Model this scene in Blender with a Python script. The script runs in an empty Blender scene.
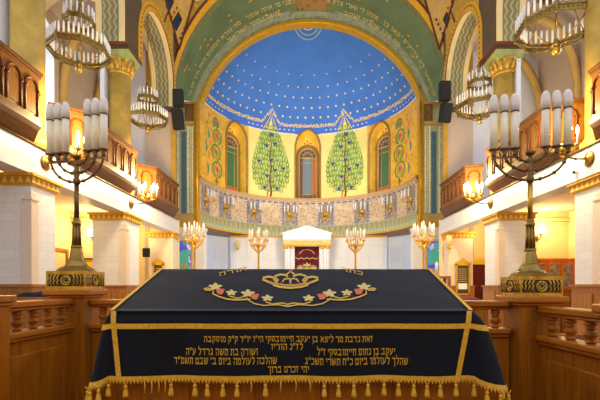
import bpy, math, random
from mathutils import Vector, Matrix
random.seed(7)
PI = math.pi
sin, cos, sqrt = math.sin, math.cos, math.sqrt
R = math.radians
S = bpy.context.scene
COL = S.collection
EYE = 2.2          # height of the eye above the hall floor; z below is authored relative to the eye
F = 410.0          # focal length in pixels of a 600 px wide frame
VX, VY = 306.0, 287.0
def P(px, py, Y):  # survey helper: a point of the photo at a known distance
    return ((px - VX) / F * Y, Y, (VY - py) / F * Y)
XC = 0.15
def D(side, d):    # side -1 / +1, distance from the hall's axis
    return XC + side * d

# ------------------------------------------------------------------ mesh builder
class MB:
    def __init__(s):
        s.v = []; s.f = []; s.sm = []; s.mi = []; s.uv = []
    def add(s, vs, fs, smooth=False, mat=0, uv=None):
        b = len(s.v)
        s.v += [tuple(p) for p in vs]
        s.uv += list(uv) if uv else [(0.0, 0.0)] * len(vs)
        for f in fs:
            s.f.append(tuple(b + i for i in f)); s.sm.append(smooth); s.mi.append(mat)
        return s
    def box(s, x0, x1, y0, y1, z0, z1, mat=0):
        if x0 > x1: x0, x1 = x1, x0
        vs = [(x0,y0,z0),(x1,y0,z0),(x1,y1,z0),(x0,y1,z0),(x0,y0,z1),(x1,y0,z1),(x1,y1,z1),(x0,y1,z1)]
        return s.add(vs, [(3,2,1,0),(4,5,6,7),(0,1,5,4),(1,2,6,5),(2,3,7,6),(3,0,4,7)], False, mat)
    def frustum(s, cx, cy, z0, z1, w0, d0, w1, d1, mat=0):
        vs = [(cx-w0,cy-d0,z0),(cx+w0,cy-d0,z0),(cx+w0,cy+d0,z0),(cx-w0,cy+d0,z0),
              (cx-w1,cy-d1,z1),(cx+w1,cy-d1,z1),(cx+w1,cy+d1,z1),(cx-w1,cy+d1,z1)]
        return s.add(vs, [(3,2,1,0),(4,5,6,7),(0,1,5,4),(1,2,6,5),(2,3,7,6),(3,0,4,7)], False, mat)
    def obox(s, A, B, h0, h1, t, mat=0, side=0):
        # upright slab over the plan segment A-B, thickness t (side 0 centred, +1 to the left of A->B, -1 right)
        dx, dy = B[0]-A[0], B[1]-A[1]; L = sqrt(dx*dx+dy*dy); nx, ny = -dy/L, dx/L
        a, b = {0: (-t/2, t/2), 1: (0, t), -1: (-t, 0)}[side]
        q = [(A[0]+nx*a, A[1]+ny*a), (B[0]+nx*a, B[1]+ny*a), (B[0]+nx*b, B[1]+ny*b), (A[0]+nx*b, A[1]+ny*b)]
        vs = [(x, y, h0) for x, y in q] + [(x, y, h1) for x, y in q]
        return s.add(vs, [(3,2,1,0),(4,5,6,7),(0,1,5,4),(1,2,6,5),(2,3,7,6),(3,0,4,7)], False, mat)
    def lathe(s, prof, c=(0,0,0), n=16, mat=0, smooth=True, M=None, cap=True):
        vs, fs = [], []
        for r, z in prof:
            for k in range(n):
                a = 2*PI*(k+.5)/n
                p = Vector((r*cos(a), r*sin(a), z))
                if M: p = M @ p
                vs.append((p.x+c[0], p.y+c[1], p.z+c[2]))
        m = len(prof)
        for i in range(m-1):
            for k in range(n):
                fs.append((i*n+k, i*n+(k+1)%n, (i+1)*n+(k+1)%n, (i+1)*n+k))
        if cap:
            fs.append(tuple(reversed(range(n)))); fs.append(tuple((m-1)*n+k for k in range(n)))
        return s.add(vs, fs, smooth, mat)
    def ball(s, c, r, n=12, m=8, mat=0, sz=1.0):
        return s.lathe([(max(1e-4, r*sin(PI*i/m)), -r*sz*cos(PI*i/m)) for i in range(m+1)], c, n, mat, True, None, False)
    def tube(s, pts, r, n=8, mat=0, closed=False):
        pts = [Vector(p) for p in pts]; m = len(pts); vs, fs = [], []
        up = Vector((0,0,1)); prev = None
        for i, p in enumerate(pts):
            if closed: t = pts[(i+1)%m] - pts[i-1]
            else: t = pts[min(i+1,m-1)] - pts[max(i-1,0)]
            t.normalize()
            if prev is None:
                a = t.cross(up)
                if a.length < .05: a = t.cross(Vector((1,0,0)))
            else:
                a = prev - t*prev.dot(t)
                if a.length < 1e-5: a = t.cross(up)
            a.normalize(); prev = a; b = t.cross(a)
            rr = r[i] if isinstance(r, (list, tuple)) else r
            for k in range(n):
                q = p + (a*cos(2*PI*k/n) + b*sin(2*PI*k/n))*rr
                vs.append(q)
        for i in range(m if closed else m-1):
            j = (i+1) % m
            for k in range(n):
                fs.append((i*n+k, i*n+(k+1)%n, j*n+(k+1)%n, j*n+k))
        if not closed:
            fs.append(tuple(reversed(range(n)))); fs.append(tuple((m-1)*n+k for k in range(n)))
        return s.add(vs, fs, True, mat)
    def grid(s, fn, nu, nv, mat=0, smooth=True, uvf=None, flip=False):
        vs, uv, fs = [], [], []
        for j in range(nv+1):
            for i in range(nu+1):
                u, v = i/nu, j/nv
                vs.append(fn(u, v)); uv.append(uvf(u, v) if uvf else (u, v))
        for j in range(nv):
            for i in range(nu):
                a = j*(nu+1)+i
                q = (a, a+1, a+nu+2, a+nu+1)
                fs.append(q[::-1] if flip else q)
        return s.add(vs, fs, smooth, mat, uv)
    def ribbon(s, path, w, fn, mat=0, closed=False):
        # flat strip along a 2-D path, laid on a surface by fn(u, v)
        m = len(path); L, Rr = [], []
        for i, p in enumerate(path):
            a = path[(i-1) % m] if closed else path[max(i-1, 0)]
            b = path[(i+1) % m] if closed else path[min(i+1, m-1)]
            tx, ty = b[0]-a[0], b[1]-a[1]; l = sqrt(tx*tx+ty*ty) or 1
            ww = w[i] if isinstance(w, (list, tuple)) else w
            L.append((p[0]-ty/l*ww/2, p[1]+tx/l*ww/2)); Rr.append((p[0]+ty/l*ww/2, p[1]-tx/l*ww/2))
        vs = [fn(*q) for q in L] + [fn(*q) for q in Rr]
        fs = [(i, m+i, m+(i+1) % m, (i+1) % m) for i in range(m if closed else m-1)]
        return s.add(vs, fs, False, mat)
    def poly(s, pts, fn, mat=0):
        return s.add([fn(*p) for p in pts], [tuple(range(len(pts)))], False, mat)
    def disc(s, c, r, fn, mat=0, n=8, ry=None):
        ry = ry or r
        return s.poly([(c[0]+r*cos(2*PI*k/n), c[1]+ry*sin(2*PI*k/n)) for k in range(n)], fn, mat)
    def extr(s, pts, fn, d0, d1, mat=0):
        # solid of a convex-ish outline: fn(u, v, depth)
        n = len(pts)
        vs = [fn(u, v, d0) for u, v in pts] + [fn(u, v, d1) for u, v in pts]
        fs = [tuple(range(n)), tuple(reversed(range(n, 2*n)))] + [(i, n+i, n+(i+1) % n, (i+1) % n) for i in range(n)]
        return s.add(vs, fs, False, mat)
    def obj(s, name, mats, parent=None, off=(0,0,0), bevel=0):
        me = bpy.data.meshes.new(name)
        me.from_pydata([(x-off[0], y-off[1], z-off[2]) for x, y, z in s.v], [], s.f)
        if not isinstance(mats, (list, tuple)): mats = [mats]
        for m in mats: me.materials.append(m)
        me.polygons.foreach_set('use_smooth', s.sm)
        me.polygons.foreach_set('material_index', s.mi)
        ul = me.uv_layers.new(name='UVMap')
        for l in me.loops: ul.data[l.index].uv = s.uv[l.vertex_index]
        me.update()
        o = bpy.data.objects.new(name, me); COL.objects.link(o)
        if parent: o.parent = parent
        else: o.location = off
        if bevel:
            b = o.modifiers.new('Bevel', 'BEVEL'); b.width = bevel; b.segments = 2; b.limit_method = 'ANGLE'
        return o

def arcpts(cx, cy, r, a0, a1, n, ry=None):
    ry = ry or r
    return [(cx+r*cos(R(a0+(a1-a0)*i/n)), cy+ry*sin(R(a0+(a1-a0)*i/n))) for i in range(n+1)]

# ------------------------------------------------------------------ objects
class Thing:
    def __init__(s, name, label, cat, loc=(0,0,0), group=None):
        s.loc = loc
        s.o = bpy.data.objects.new(name, None); COL.objects.link(s.o); s.o.empty_display_size = .1
        s.o.location = loc; s.o['label'] = label; s.o['category'] = cat
        if group: s.o['group'] = group
    def part(s, name, mb, mats, parent=None, label=None, bevel=0):
        o = mb.obj(name, mats, parent or s.o, s.loc, bevel)
        if label: o['label'] = label
        return o
def solo(name, mb, mats, label, cat, loc=(0,0,0), group=None, bevel=0):
    o = mb.obj(name, mats, None, loc, bevel); o['label'] = label; o['category'] = cat
    if group: o['group'] = group
    return o
def struct(name, mb, mats, bevel=0):
    o = mb.obj(name, mats, None, (0,0,0), bevel); o['kind'] = 'structure'; return o
def dup(root, loc=None, rz=None, sc=None, label=None):
    def cp(o, par):
        c = o.copy(); COL.objects.link(c)
        if par: c.parent = par
        for ch in [x for x in bpy.data.objects if x.parent == o]: cp(ch, c)
        return c
    r = cp(root, None)
    if loc is not None: r.location = loc
    if rz is not None: r.rotation_euler = (0,0,rz)
    if sc is not None: r.scale = (sc,)*3
    if label: r['label'] = label
    return r

# ------------------------------------------------------------------ materials
def srgb(r, g, b):
    f = lambda c: c/12.92 if c <= .04045 else ((c+.055)/1.055)**2.4
    return (f(r/255), f(g/255), f(b/255), 1)
class NT:
    def __init__(s, name):
        s.m = bpy.data.materials.new(name); s.m.use_nodes = True
        s.t = s.m.node_tree; s.b = s.t.nodes['Principled BSDF']
        s._tc = None
    def n(s, typ, **kw):
        x = s.t.nodes.new(typ)
        for k, v in kw.items(): setattr(x, k, v)
        return x
    def l(s, a, b): s.t.links.new(a, b)
    def set(s, x, i, v):
        if hasattr(v, 'is_linked') or isinstance(v, bpy.types.NodeSocket): s.l(v, x.inputs[i])
        else: x.inputs[i].default_value = v
    def math(s, op, a, b=0.0, c=None):
        x = s.n('ShaderNodeMath', operation=op); s.set(x, 0, a); s.set(x, 1, b)
        if c is not None: s.set(x, 2, c)
        return x.outputs[0]
    def mix(s, f, a, b):
        x = s.n('ShaderNodeMix', data_type='RGBA'); s.set(x, 0, f); s.set(x, 6, a); s.set(x, 7, b)
        return x.outputs[2]
    def coord(s, which='Object'):
        if not s._tc: s._tc = s.n('ShaderNodeTexCoord')
        return s._tc.outputs[which]
    def mapped(s, scale, which='Object'):
        x = s.n('ShaderNodeMapping'); s.l(s.coord(which), x.inputs[0]); x.inputs['Scale'].default_value = scale
        return x.outputs[0]
    def noise(s, scale, vec=None, detail=3, rough=.55):
        x = s.n('ShaderNodeTexNoise'); x.inputs['Scale'].default_value = scale
        x.inputs['Detail'].default_value = detail; x.inputs['Roughness'].default_value = rough
        s.l(vec or s.coord(), x.inputs['Vector']); return x.outputs['Fac']
    def ramp(s, f, stops):
        x = s.n('ShaderNodeValToRGB'); s.l(f, x.inputs[0])
        e = x.color_ramp.elements
        while len(e) < len(stops): e.new(.5)
        for i, (p, c) in enumerate(stops): e[i].position = p; e[i].color = c
        return x.outputs[0]
    def bump(s, h, strength=.3, dist=.01):
        x = s.n('ShaderNodeBump'); x.inputs['Strength'].default_value = strength; x.inputs['Distance'].default_value = dist
        s.l(h, x.inputs['Height']); s.l(x.outputs[0], s.b.inputs['Normal'])
    def fin(s, col, rough=.5, metal=0.0, spec=.5):
        s.set(s.b, 'Base Color', col); s.set(s.b, 'Roughness', rough); s.set(s.b, 'Metallic', metal)
        s.b.inputs['Specular IOR Level'].default_value = spec
        return s.m
def sc(c, k): return (min(1, c[0]*k), min(1, c[1]*k), min(1, c[2]*k), 1)
def plain(name, rgb, rough=.6, metal=0, var=.12, scale=6, bump=0, spec=.4):
    t = NT(name); c = srgb(*rgb); f = t.noise(scale)
    col = t.ramp(f, [(.25, sc(c, 1-var)), (.75, sc(c, 1+var))])
    if bump: t.bump(t.noise(scale*8), bump, .005)
    return t.fin(col, rough, metal, spec)
def wood(name, rgb, axis=2, rough=.35, dark=.55, sc_=1.0):
    t = NT(name); c = srgb(*rgb)
    s = [14*sc_, 14*sc_, 14*sc_]; s[axis] = .9*sc_
    v = t.mapped(tuple(s))
    f = t.noise(1.6, v, 5, .6)
    g = t.noise(.8, t.coord(), 2)
    k = t.math('ADD', t.math('MULTIPLY', f, .75), t.math('MULTIPLY', g, .25))
    col = t.ramp(k, [(.3, sc(c, dark)), (.5, c), (.72, sc(c, 1.35))])
    return t.fin(col, rough+.06, 0, .25)
def brass(name, rgb, rough=.32, var=.35, scale=14, metal=.85):
    t = NT(name); c = srgb(*rgb)
    f = t.noise(scale, None, 4)
    col = t.ramp(f, [(.3, sc(c, 1-var)), (.55, c), (.8, sc(c, 1.3))])
    t.bump(f, .15, .004)
    return t.fin(col, rough, metal)
def tile(name, rgb, line, sx=.5, sz=.22):
    t = NT(name)
    sep = t.n('ShaderNodeSeparateXYZ'); t.l(t.coord(), sep.inputs[0])
    cmb = t.n('ShaderNodeCombineXYZ'); t.l(t.math('ADD', sep.outputs[0], sep.outputs[1]), cmb.inputs[0]); t.l(sep.outputs[2], cmb.inputs[1])
    b = t.n('ShaderNodeTexBrick'); t.l(cmb.outputs[0], b.inputs['Vector'])
    c = srgb(*rgb)
    b.inputs['Color1'].default_value = sc(c, .97); b.inputs['Color2'].default_value = sc(c, 1.03); b.inputs['Mortar'].default_value = srgb(*line)
    b.inputs['Scale'].default_value = 1.0; b.inputs['Brick Width'].default_value = sx; b.inputs['Row Height'].default_value = sz
    b.inputs['Mortar Size'].default_value = .006; b.inputs['Mortar Smooth'].default_value = .3
    return t.fin(b.outputs[0], .4, 0, .4)
def glow(name, rgb, strength):
    t = NT(name); c = srgb(*rgb)
    t.b.inputs['Emission Color'].default_value = c; t.b.inputs['Emission Strength'].default_value = strength
    return t.fin(c, .4)
def diaper():
    # painted arch band: cream zigzags on grey green; u along, v across
    t = NT('painted_diaper'); sep = t.n('ShaderNodeSeparateXYZ'); t.l(t.coord('UV'), sep.inputs[0])
    zig = t.math('ABSOLUTE', t.math('SUBTRACT', t.math('FRACT', t.math('MULTIPLY', sep.outputs[0], 2.6)), .5))
    w = t.math('FRACT', t.math('MULTIPLY', t.math('ADD', sep.outputs[1], t.math('MULTIPLY', zig, .3)), 3.0))
    m = t.math('GREATER_THAN', w, .72)
    m2 = t.math('GREATER_THAN', t.math('ABSOLUTE', t.math('SUBTRACT', sep.outputs[1], .5)), .42)
    col = t.mix(m, srgb(128,126,92), srgb(186,172,114))
    m3 = t.math('MULTIPLY', t.math('GREATER_THAN', w, .3), t.math('LESS_THAN', w, .5))
    col = t.mix(m3, col, srgb(140,116,98))
    col = t.mix(m2, col, srgb(120,128,84))
    return t.fin(col, .7)
def mosaic(name, base, spots, scale):
    t = NT(name)
    v = t.n('ShaderNodeTexVoronoi'); v.inputs['Scale'].default_value = scale; t.l(t.coord(), v.inputs['Vector'])
    f = t.noise(scale*.35, None, 4)
    c = t.ramp(v.outputs['Distance'], [(.15, srgb(*spots)), (.5, srgb(*base))])
    return t.fin(t.mix(t.math('GREATER_THAN', f, .55), c, sc(srgb(*base), 1.12)), .55)
def band(name, base, motif, k, gold=None):
    # repeating leaf motif along u
    t = NT(name); sep = t.n('ShaderNodeSeparateXYZ'); t.l(t.coord('UV'), sep.inputs[0])
    q = t.math('ABSOLUTE', t.math('SUBTRACT', t.math('FRACT', t.math('MULTIPLY', sep.outputs[0], k)), .5))
    m = t.math('LESS_THAN', t.math('ADD', q, t.math('MULTIPLY', sep.outputs[1], .32)), .38)
    col = t.mix(m, srgb(*base), srgb(*motif))
    if gold:
        e = t.math('GREATER_THAN', t.math('ABSOLUTE', t.math('SUBTRACT', sep.outputs[1], .5)), .4)
        col = t.mix(e, col, srgb(*gold))
    return t.fin(col, .6)

M = {}
M['wood'] = wood('oak_varnished', (160,94,18), 2)
M['wood_y'] = wood('oak_varnished_rail', (172,100,26), 1)
M['wood_x'] = wood('oak_varnished_cross', (172,100,26), 0)
M['wood_bal'] = wood('oak_balcony', (132,84,22), 2, .4)
M['wood_baly'] = wood('oak_balcony_moulding', (104,62,20), 1, .4)
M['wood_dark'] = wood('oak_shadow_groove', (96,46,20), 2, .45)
M['pew'] = wood('oak_pew', (170,104,44), 0, .35)
M['wains'] = wood('oak_wainscot', (164,108,54), 2, .4)
M['orange'] = wood('bookcase_cherry', (206,112,40), 2, .4)
M['brass'] = brass('aged_brass', (150,122,62), .36)
M['brass_dark'] = brass('dark_bronze', (116,90,56), .4)
M['brass_lit'] = brass('polished_lit_brass', (206,166,70), .28)  # brighter brass; also paints light onto the right menorah shaft
M['gold'] = brass('gilding', (226,178,58), .35, .25, 20, .55)
M['goldflat'] = plain('gold_paint', (218,160,30), .5, 0, .15, 10)
M['goldbull'] = plain('gold_bullnose', (214,166,44), .28, .55, .12, 5)
M['cream'] = plain('cream_paint', (232,205,150), .7, 0, .06, 3)
M['white'] = plain('white_plaster', (238,238,240), .8, 0, .04, 3)
M['beam'] = tile('white_stone_beam', (218,217,224), (198,196,202), 2.4, .33)
M['tile'] = tile('white_tile', (228,226,230), (212,208,208), .45, .2)
M['marble'] = tile('pale_marble', (236,232,230), (206,198,192), .9, .9)
M['strip'] = plain('corner_strip', (228,208,190), .6, 0, .05, 4)
M['yellow'] = plain('warm_yellow_plaster', (240,216,164), .8, 0, .05, 2)
M['greige'] = plain('greige_plaster', (190,172,158), .85, 0, .06, 1.5)
M['palewall'] = plain('pale_blue_plaster', (222,224,236), .85, 0, .04, 1.5)
M['ceil'] = plain('gallery_soffit_plaster', (226,206,184), .85, 0, .04, 2)
M['colyel'] = plain('yellow_marbled_column', (184,148,62), .5, 0, .3, 2.2)
M['capgold'] = brass('gilt_capital', (196,158,66), .5, .5, 9, .3)
M['abacus'] = plain('dark_abacus', (82,62,56), .6)
M['abgreen'] = plain('green_capital_face', (150,156,92), .6, 0, .2, 5)
M['pierbrown'] = plain('brown_pier_paint', (84,66,44), .75, 0, .2, 4)
M['ochre'] = plain('ochre_wall_paint', (186,142,50), .7, 0, .2, 3)
M['tan'] = plain('tan_wall_paint', (198,160,88), .7, 0, .15, 3)
M['navy'] = plain('navy_lozenge_paint', (26,40,66), .6)
M['darkred'] = plain('dark_red_line', (92,44,22), .7)
M['pinkwhite'] = plain('rose_white_paint', (226,206,190), .7, 0, .15, 6)
M['diaper'] = diaper()
M['dome'] = plain('blue_dome_paint', (66,118,200), .8, 0, .13, .7)
M['domeband'] = plain('blue_border_paint', (66,118,214), .8, 0, .06, 2)
M['star'] = plain('gilt_star', (240,208,140), .5, 0, .1, 6)
M['garland'] = plain('pale_gold_garland', (226,196,150), .6, 0, .2, 20)
M['ring'] = plain('pale_green_ring', (140,176,180), .7)
M['archgreen'] = plain('green_arch_paint', (98,118,84), .75, 0, .22, .8)
M['archlace'] = mosaic('green_lace_border', (134,142,116), (92,112,84), 7)
M['archedge'] = plain('green_edge_border', (112,116,72), .7, 0, .2, 4)
M['archblock'] = mosaic('gilt_keystone_panel', (150,108,40), (72,48,22), 4)
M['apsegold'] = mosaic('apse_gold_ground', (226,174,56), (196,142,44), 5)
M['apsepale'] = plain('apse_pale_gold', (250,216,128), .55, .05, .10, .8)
M['niche'] = brass('niche_gold', (250,206,80), .45, .2, 3, .1)
M['nichedark'] = plain('niche_brown', (156,118,62), .6, 0, .2, 5)
M['leaf'] = plain('mural_leaf_green', (98,144,66), .7, 0, .3, 5)
M['leaf2'] = plain('mural_leaf_light', (164,182,92), .7, 0, .2, 5)
M['leafpale'] = plain('mural_leaf_pale', (238,212,126), .7, 0, .15, 4)
M['trunk'] = plain('mural_trunk_brown', (112,66,44), .7)
M['grape'] = plain('mural_grape_blue', (62,58,140), .7)
M['pink'] = plain('mural_pink', (222,96,110), .7)
M['teal'] = plain('mural_teal', (62,140,136), .7)
M['frieze'] = mosaic('frieze_rose_mosaic', (204,178,146), (150,112,98), 9)
M['friezestrip'] = mosaic('frieze_strip_mosaic', (160,148,140), (98,92,104), 10)
M['frblue'] = plain('mosaic_blue', (92,112,178), .6, 0, .25, 8)
M['frgreen'] = band('frieze_leaf_band', (146,152,112), (186,166,110), 2.6, (150,166,140))
M['frgreen2'] = band('frieze_tri_band', (150,172,140), (196,196,156), 4.0)
M['cornice'] = plain('apse_cornice', (196,160,112), .6, 0, .12, 8)
M['jgreen'] = plain('jamb_green', (188,194,146), .7, 0, .15, 6)
M['jblue'] = plain('jamb_blue', (84,122,146), .6)
M['bead'] = plain('jamb_bead', (240,238,206), .7, 0, .2, 8)
M['jbrown'] = mosaic('jamb_brown_panel', (128,92,48), (66,46,28), 9)
M['capband'] = band('pillar_gold_frieze', (176,128,28), (236,190,60), 6.0, (206,158,40))
M['velvet'] = NT('navy_velvet')
def velvet():
    t = M['velvet']; f = t.noise(3.0, None, 4)
    col = t.ramp(f, [(.3, srgb(5,6,15)), (.7, srgb(14,17,34))])
    t.bump(t.noise(160), .2, .002)
    t.b.inputs['Sheen Weight'].default_value = .16; t.b.inputs['Sheen Roughness'].default_value = .35
    t.b.inputs['Sheen Tint'].default_value = srgb(120,135,190)
    return t.fin(col, .75, 0, .25)
M['velvet'] = velvet()
M['braid'] = plain('yellow_braid', (216,162,40), .6, 0, .25, 70, .3)
M['thread'] = plain('gold_thread', (208,164,62), .45, .2, .3, 60, .3)
M['thread2'] = plain('yellow_thread', (206,160,36), .5, 0, .2, 60)
M['palethread'] = plain('pale_thread', (200,178,106), .5, 0, .25, 60)
M['redthread'] = plain('coral_thread', (206,92,66), .5, 0, .25, 60)
M['candle'] = plain('cream_candle_tube', (236,222,200), .35, 0, .04, 5)
M['frost'] = plain('frosted_bulb', (226,214,208), .4, 0, .05, 40, .25)
M['whitecandle'] = plain('white_candle', (236,238,242), .35, 0, .02, 5)
M['black'] = plain('speaker_black', (22,21,24), .6, 0, .2, 6)
M['grille'] = plain('speaker_grille', (34,32,36), .8, 0, .3, 90, .4)
M['darkcloth'] = plain('dark_coat', (24,24,38), .9, 0, .2, 8)
M['redcloth'] = plain('dark_red_cloth', (120,22,34), .8, 0, .2, 8)
M['wine'] = plain('wine_velvet', (104,18,38), .8, 0, .25, 6)
M['door'] = wood('dark_red_door', (104,34,28), 2, .4)
M['sign'] = plain('yellow_lintel', (240,200,40), .6)
M['plaque'] = plain('bronze_plaque', (78,68,62), .4, .3, .2, 20)
M['bulb'] = glow('lit_bulb', (255,232,180), 45)
M['globe'] = glow('lit_globe', (255,226,160), 14)
M['glassgreen'] = glow('green_leaded_glass', (66,108,66), .22)
M['glassgrey'] = glow('grey_leaded_glass', (104,112,118), .35)
M['glassred'] = glow('amber_leaded_glass', (176,84,40), .35)
M['glassdark'] = glow('plum_leaded_glass', (84,66,70), .3)
M['lead'] = plain('gilt_lead', (206,172,92), .5)
M['floor'] = tile('hall_floor_stone', (176,150,118), (130,108,84), .6, .6)
M['carpet'] = plain('bema_carpet', (92,40,34), .9, 0, .2, 12)
M['bookglass'] = plain('cabinet_glass', (150,140,150), .1, .2, .5, 6)
M['bookpaper'] = plain('book_spines', (196,186,170), .6, 0, .5, 14)
def stained():
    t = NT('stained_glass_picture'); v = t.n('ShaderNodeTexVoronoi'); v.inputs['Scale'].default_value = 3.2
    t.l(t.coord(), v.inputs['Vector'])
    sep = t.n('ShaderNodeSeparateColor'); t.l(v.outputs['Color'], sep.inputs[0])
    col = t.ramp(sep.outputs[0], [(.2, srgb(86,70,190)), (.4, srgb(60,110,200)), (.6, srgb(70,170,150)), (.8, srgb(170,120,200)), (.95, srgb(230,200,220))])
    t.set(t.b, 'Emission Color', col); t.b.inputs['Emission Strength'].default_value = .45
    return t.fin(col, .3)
M['stained'] = stained()
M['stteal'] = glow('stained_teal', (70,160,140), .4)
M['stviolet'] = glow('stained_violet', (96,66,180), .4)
def pane():
    t = NT('window_glass'); t.t.nodes.remove(t.b)
    a = t.n('ShaderNodeBsdfTransparent'); g = t.n('ShaderNodeBsdfGlossy'); g.inputs['Roughness'].default_value = .1
    a.inputs[0].default_value = (.93,.96,1,1)
    x = t.n('ShaderNodeMixShader'); x.inputs[0].default_value = .06
    t.l(a.outputs[0], x.inputs[1]); t.l(g.outputs[0], x.inputs[2])
    t.l(x.outputs[0], t.t.nodes['Material Output'].inputs[0]); return t.m
M['pane'] = pane()

# ------------------------------------------------------------------ text
HEB = {
'א': [[(.06,1),(.74,.02)],[(.68,1),(.66,.7),(.46,.46)],[(.08,0),(.1,.3),(.3,.62)]],
'ב': [[(.06,.92),(.6,.92),(.6,.1)],[(0,.09),(.76,.09)]],
'ג': [[(.12,.92),(.42,.92),(.44,.4),(.54,0)],[(.44,.36),(.06,.05)]],
'ד': [[(0,.92),(.72,.92)],[(.56,.92),(.56,0)]],
'ה': [[(0,.92),(.66,.92),(.66,0)],[(.12,.5),(.12,0)]],
'ו': [[(.02,.92),(.26,.92),(.26,0)]],
'ז': [[(0,.92),(.42,.94)],[(.24,.92),(.2,0)]],
'ח': [[(0,.92),(.7,.92)],[(.1,.92),(.1,0)],[(.62,.92),(.62,0)]],
'ט': [[(0,.94),(.1,.9),(.1,.09),(.66,.09),(.66,.8),(.52,.93),(.36,.82)]],
'י': [[(.02,.92),(.24,.92),(.22,.52)]],
'כ': [[(.05,.92),(.5,.92),(.6,.76),(.6,.24),(.5,.09),(.02,.09)]],
'ך': [[(0,.92),(.52,.92),(.52,-.34)]],
'ל': [[(.1,1.42),(.1,.92),(.6,.92),(.58,.55),(.3,0)]],
'מ': [[(.03,1),(.2,.78),(.06,0)],[(.2,.78),(.42,.94),(.68,.84),(.7,.09),(.4,.09)]],
'ם': [[(0,.92),(.64,.92),(.64,.09),(.1,.09),(.1,.92)]],
'נ': [[(.1,.92),(.42,.92),(.42,.09),(.02,.09)]],
'ן': [[(.0,.92),(.24,.92),(.22,-.34)]],
'ס': [[(0,.92),(.68,.92),(.66,.4),(.36,.07),(.1,.4),(.1,.92)]],
'ע': [[(.06,1),(.34,.16)],[(.64,1),(.62,.5),(.34,.16),(0,0)]],
'פ': [[(.34,.52),(.12,.52),(.1,.92),(.62,.92),(.62,.09),(.02,.09)]],
'צ': [[(.05,1),(.6,.12)],[(.62,1),(.56,.68),(.36,.52)],[(0,.09),(.64,.09)]],
'ק': [[(.02,.92),(.66,.92),(.64,.5),(.4,.1)],[(.13,.6),(.13,-.34)]],
'ר': [[(0,.92),(.5,.92),(.62,.78),(.62,0)]],
'ש': [[(.05,1),(.14,.09),(.56,.09),(.84,.5),(.84,1)],[(.46,1),(.42,.6),(.14,.34)]],
'ת': [[(0,.92),(.68,.92),(.68,0)],[(.17,.92),(.17,.1),(0,.06)]],
"'": [[(.12,1.12),(.04,.74)]],
'"': [[(.12,1.12),(.04,.74)],[(.34,1.12),(.26,.74)]]}
def text_shape(s, bold=.0):
    # the line runs from right to left; drawn with a broad pen: thick across, thinner upright
    mb = MB(); x = 0.0
    for chh in reversed(s):
        if chh == ' ': x += .42; continue
        st = HEB[chh]
        for p in st:
            for a, b in zip(p, p[1:]):
                dx, dy = b[0]-a[0], b[1]-a[1]; l = sqrt(dx*dx+dy*dy); c = abs(dx)/l
                w = (.13+.07*c)*(1+bold*2); e = .05
                a2 = (x+a[0]-dx/l*e, a[1]-dy/l*e); b2 = (x+b[0]+dx/l*e, b[1]+dy/l*e)
                mb.ribbon([a2, b2], w, lambda u, v: (u, v))
        x += max(q[0] for p in st for q in p)+.28
    vs, fs = mb.v, mb.f
    x0 = min(v[0] for v in vs); x1 = max(v[0] for v in vs)
    return [((a-x0)/(x1-x0), b) for a, b in vs], fs

# ================================================================== SETTING
HF = -EYE                     # hall floor
mb = MB(); mb.box(-12, 12, -3, 30, HF-.2, HF); struct('floor', mb, M['floor'])
BF = -1.2                     # bema floor
mb = MB(); mb.box(-2.5, 2.3, -1.2, 4.15, HF+.002, BF); struct('floor_bema', mb, M['carpet'])
PF = -1.1
mb = MB(); mb.box(-7, 7, 14.4, 30, HF+.002, PF); struct('floor_platform', mb, M['marble'])

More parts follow.
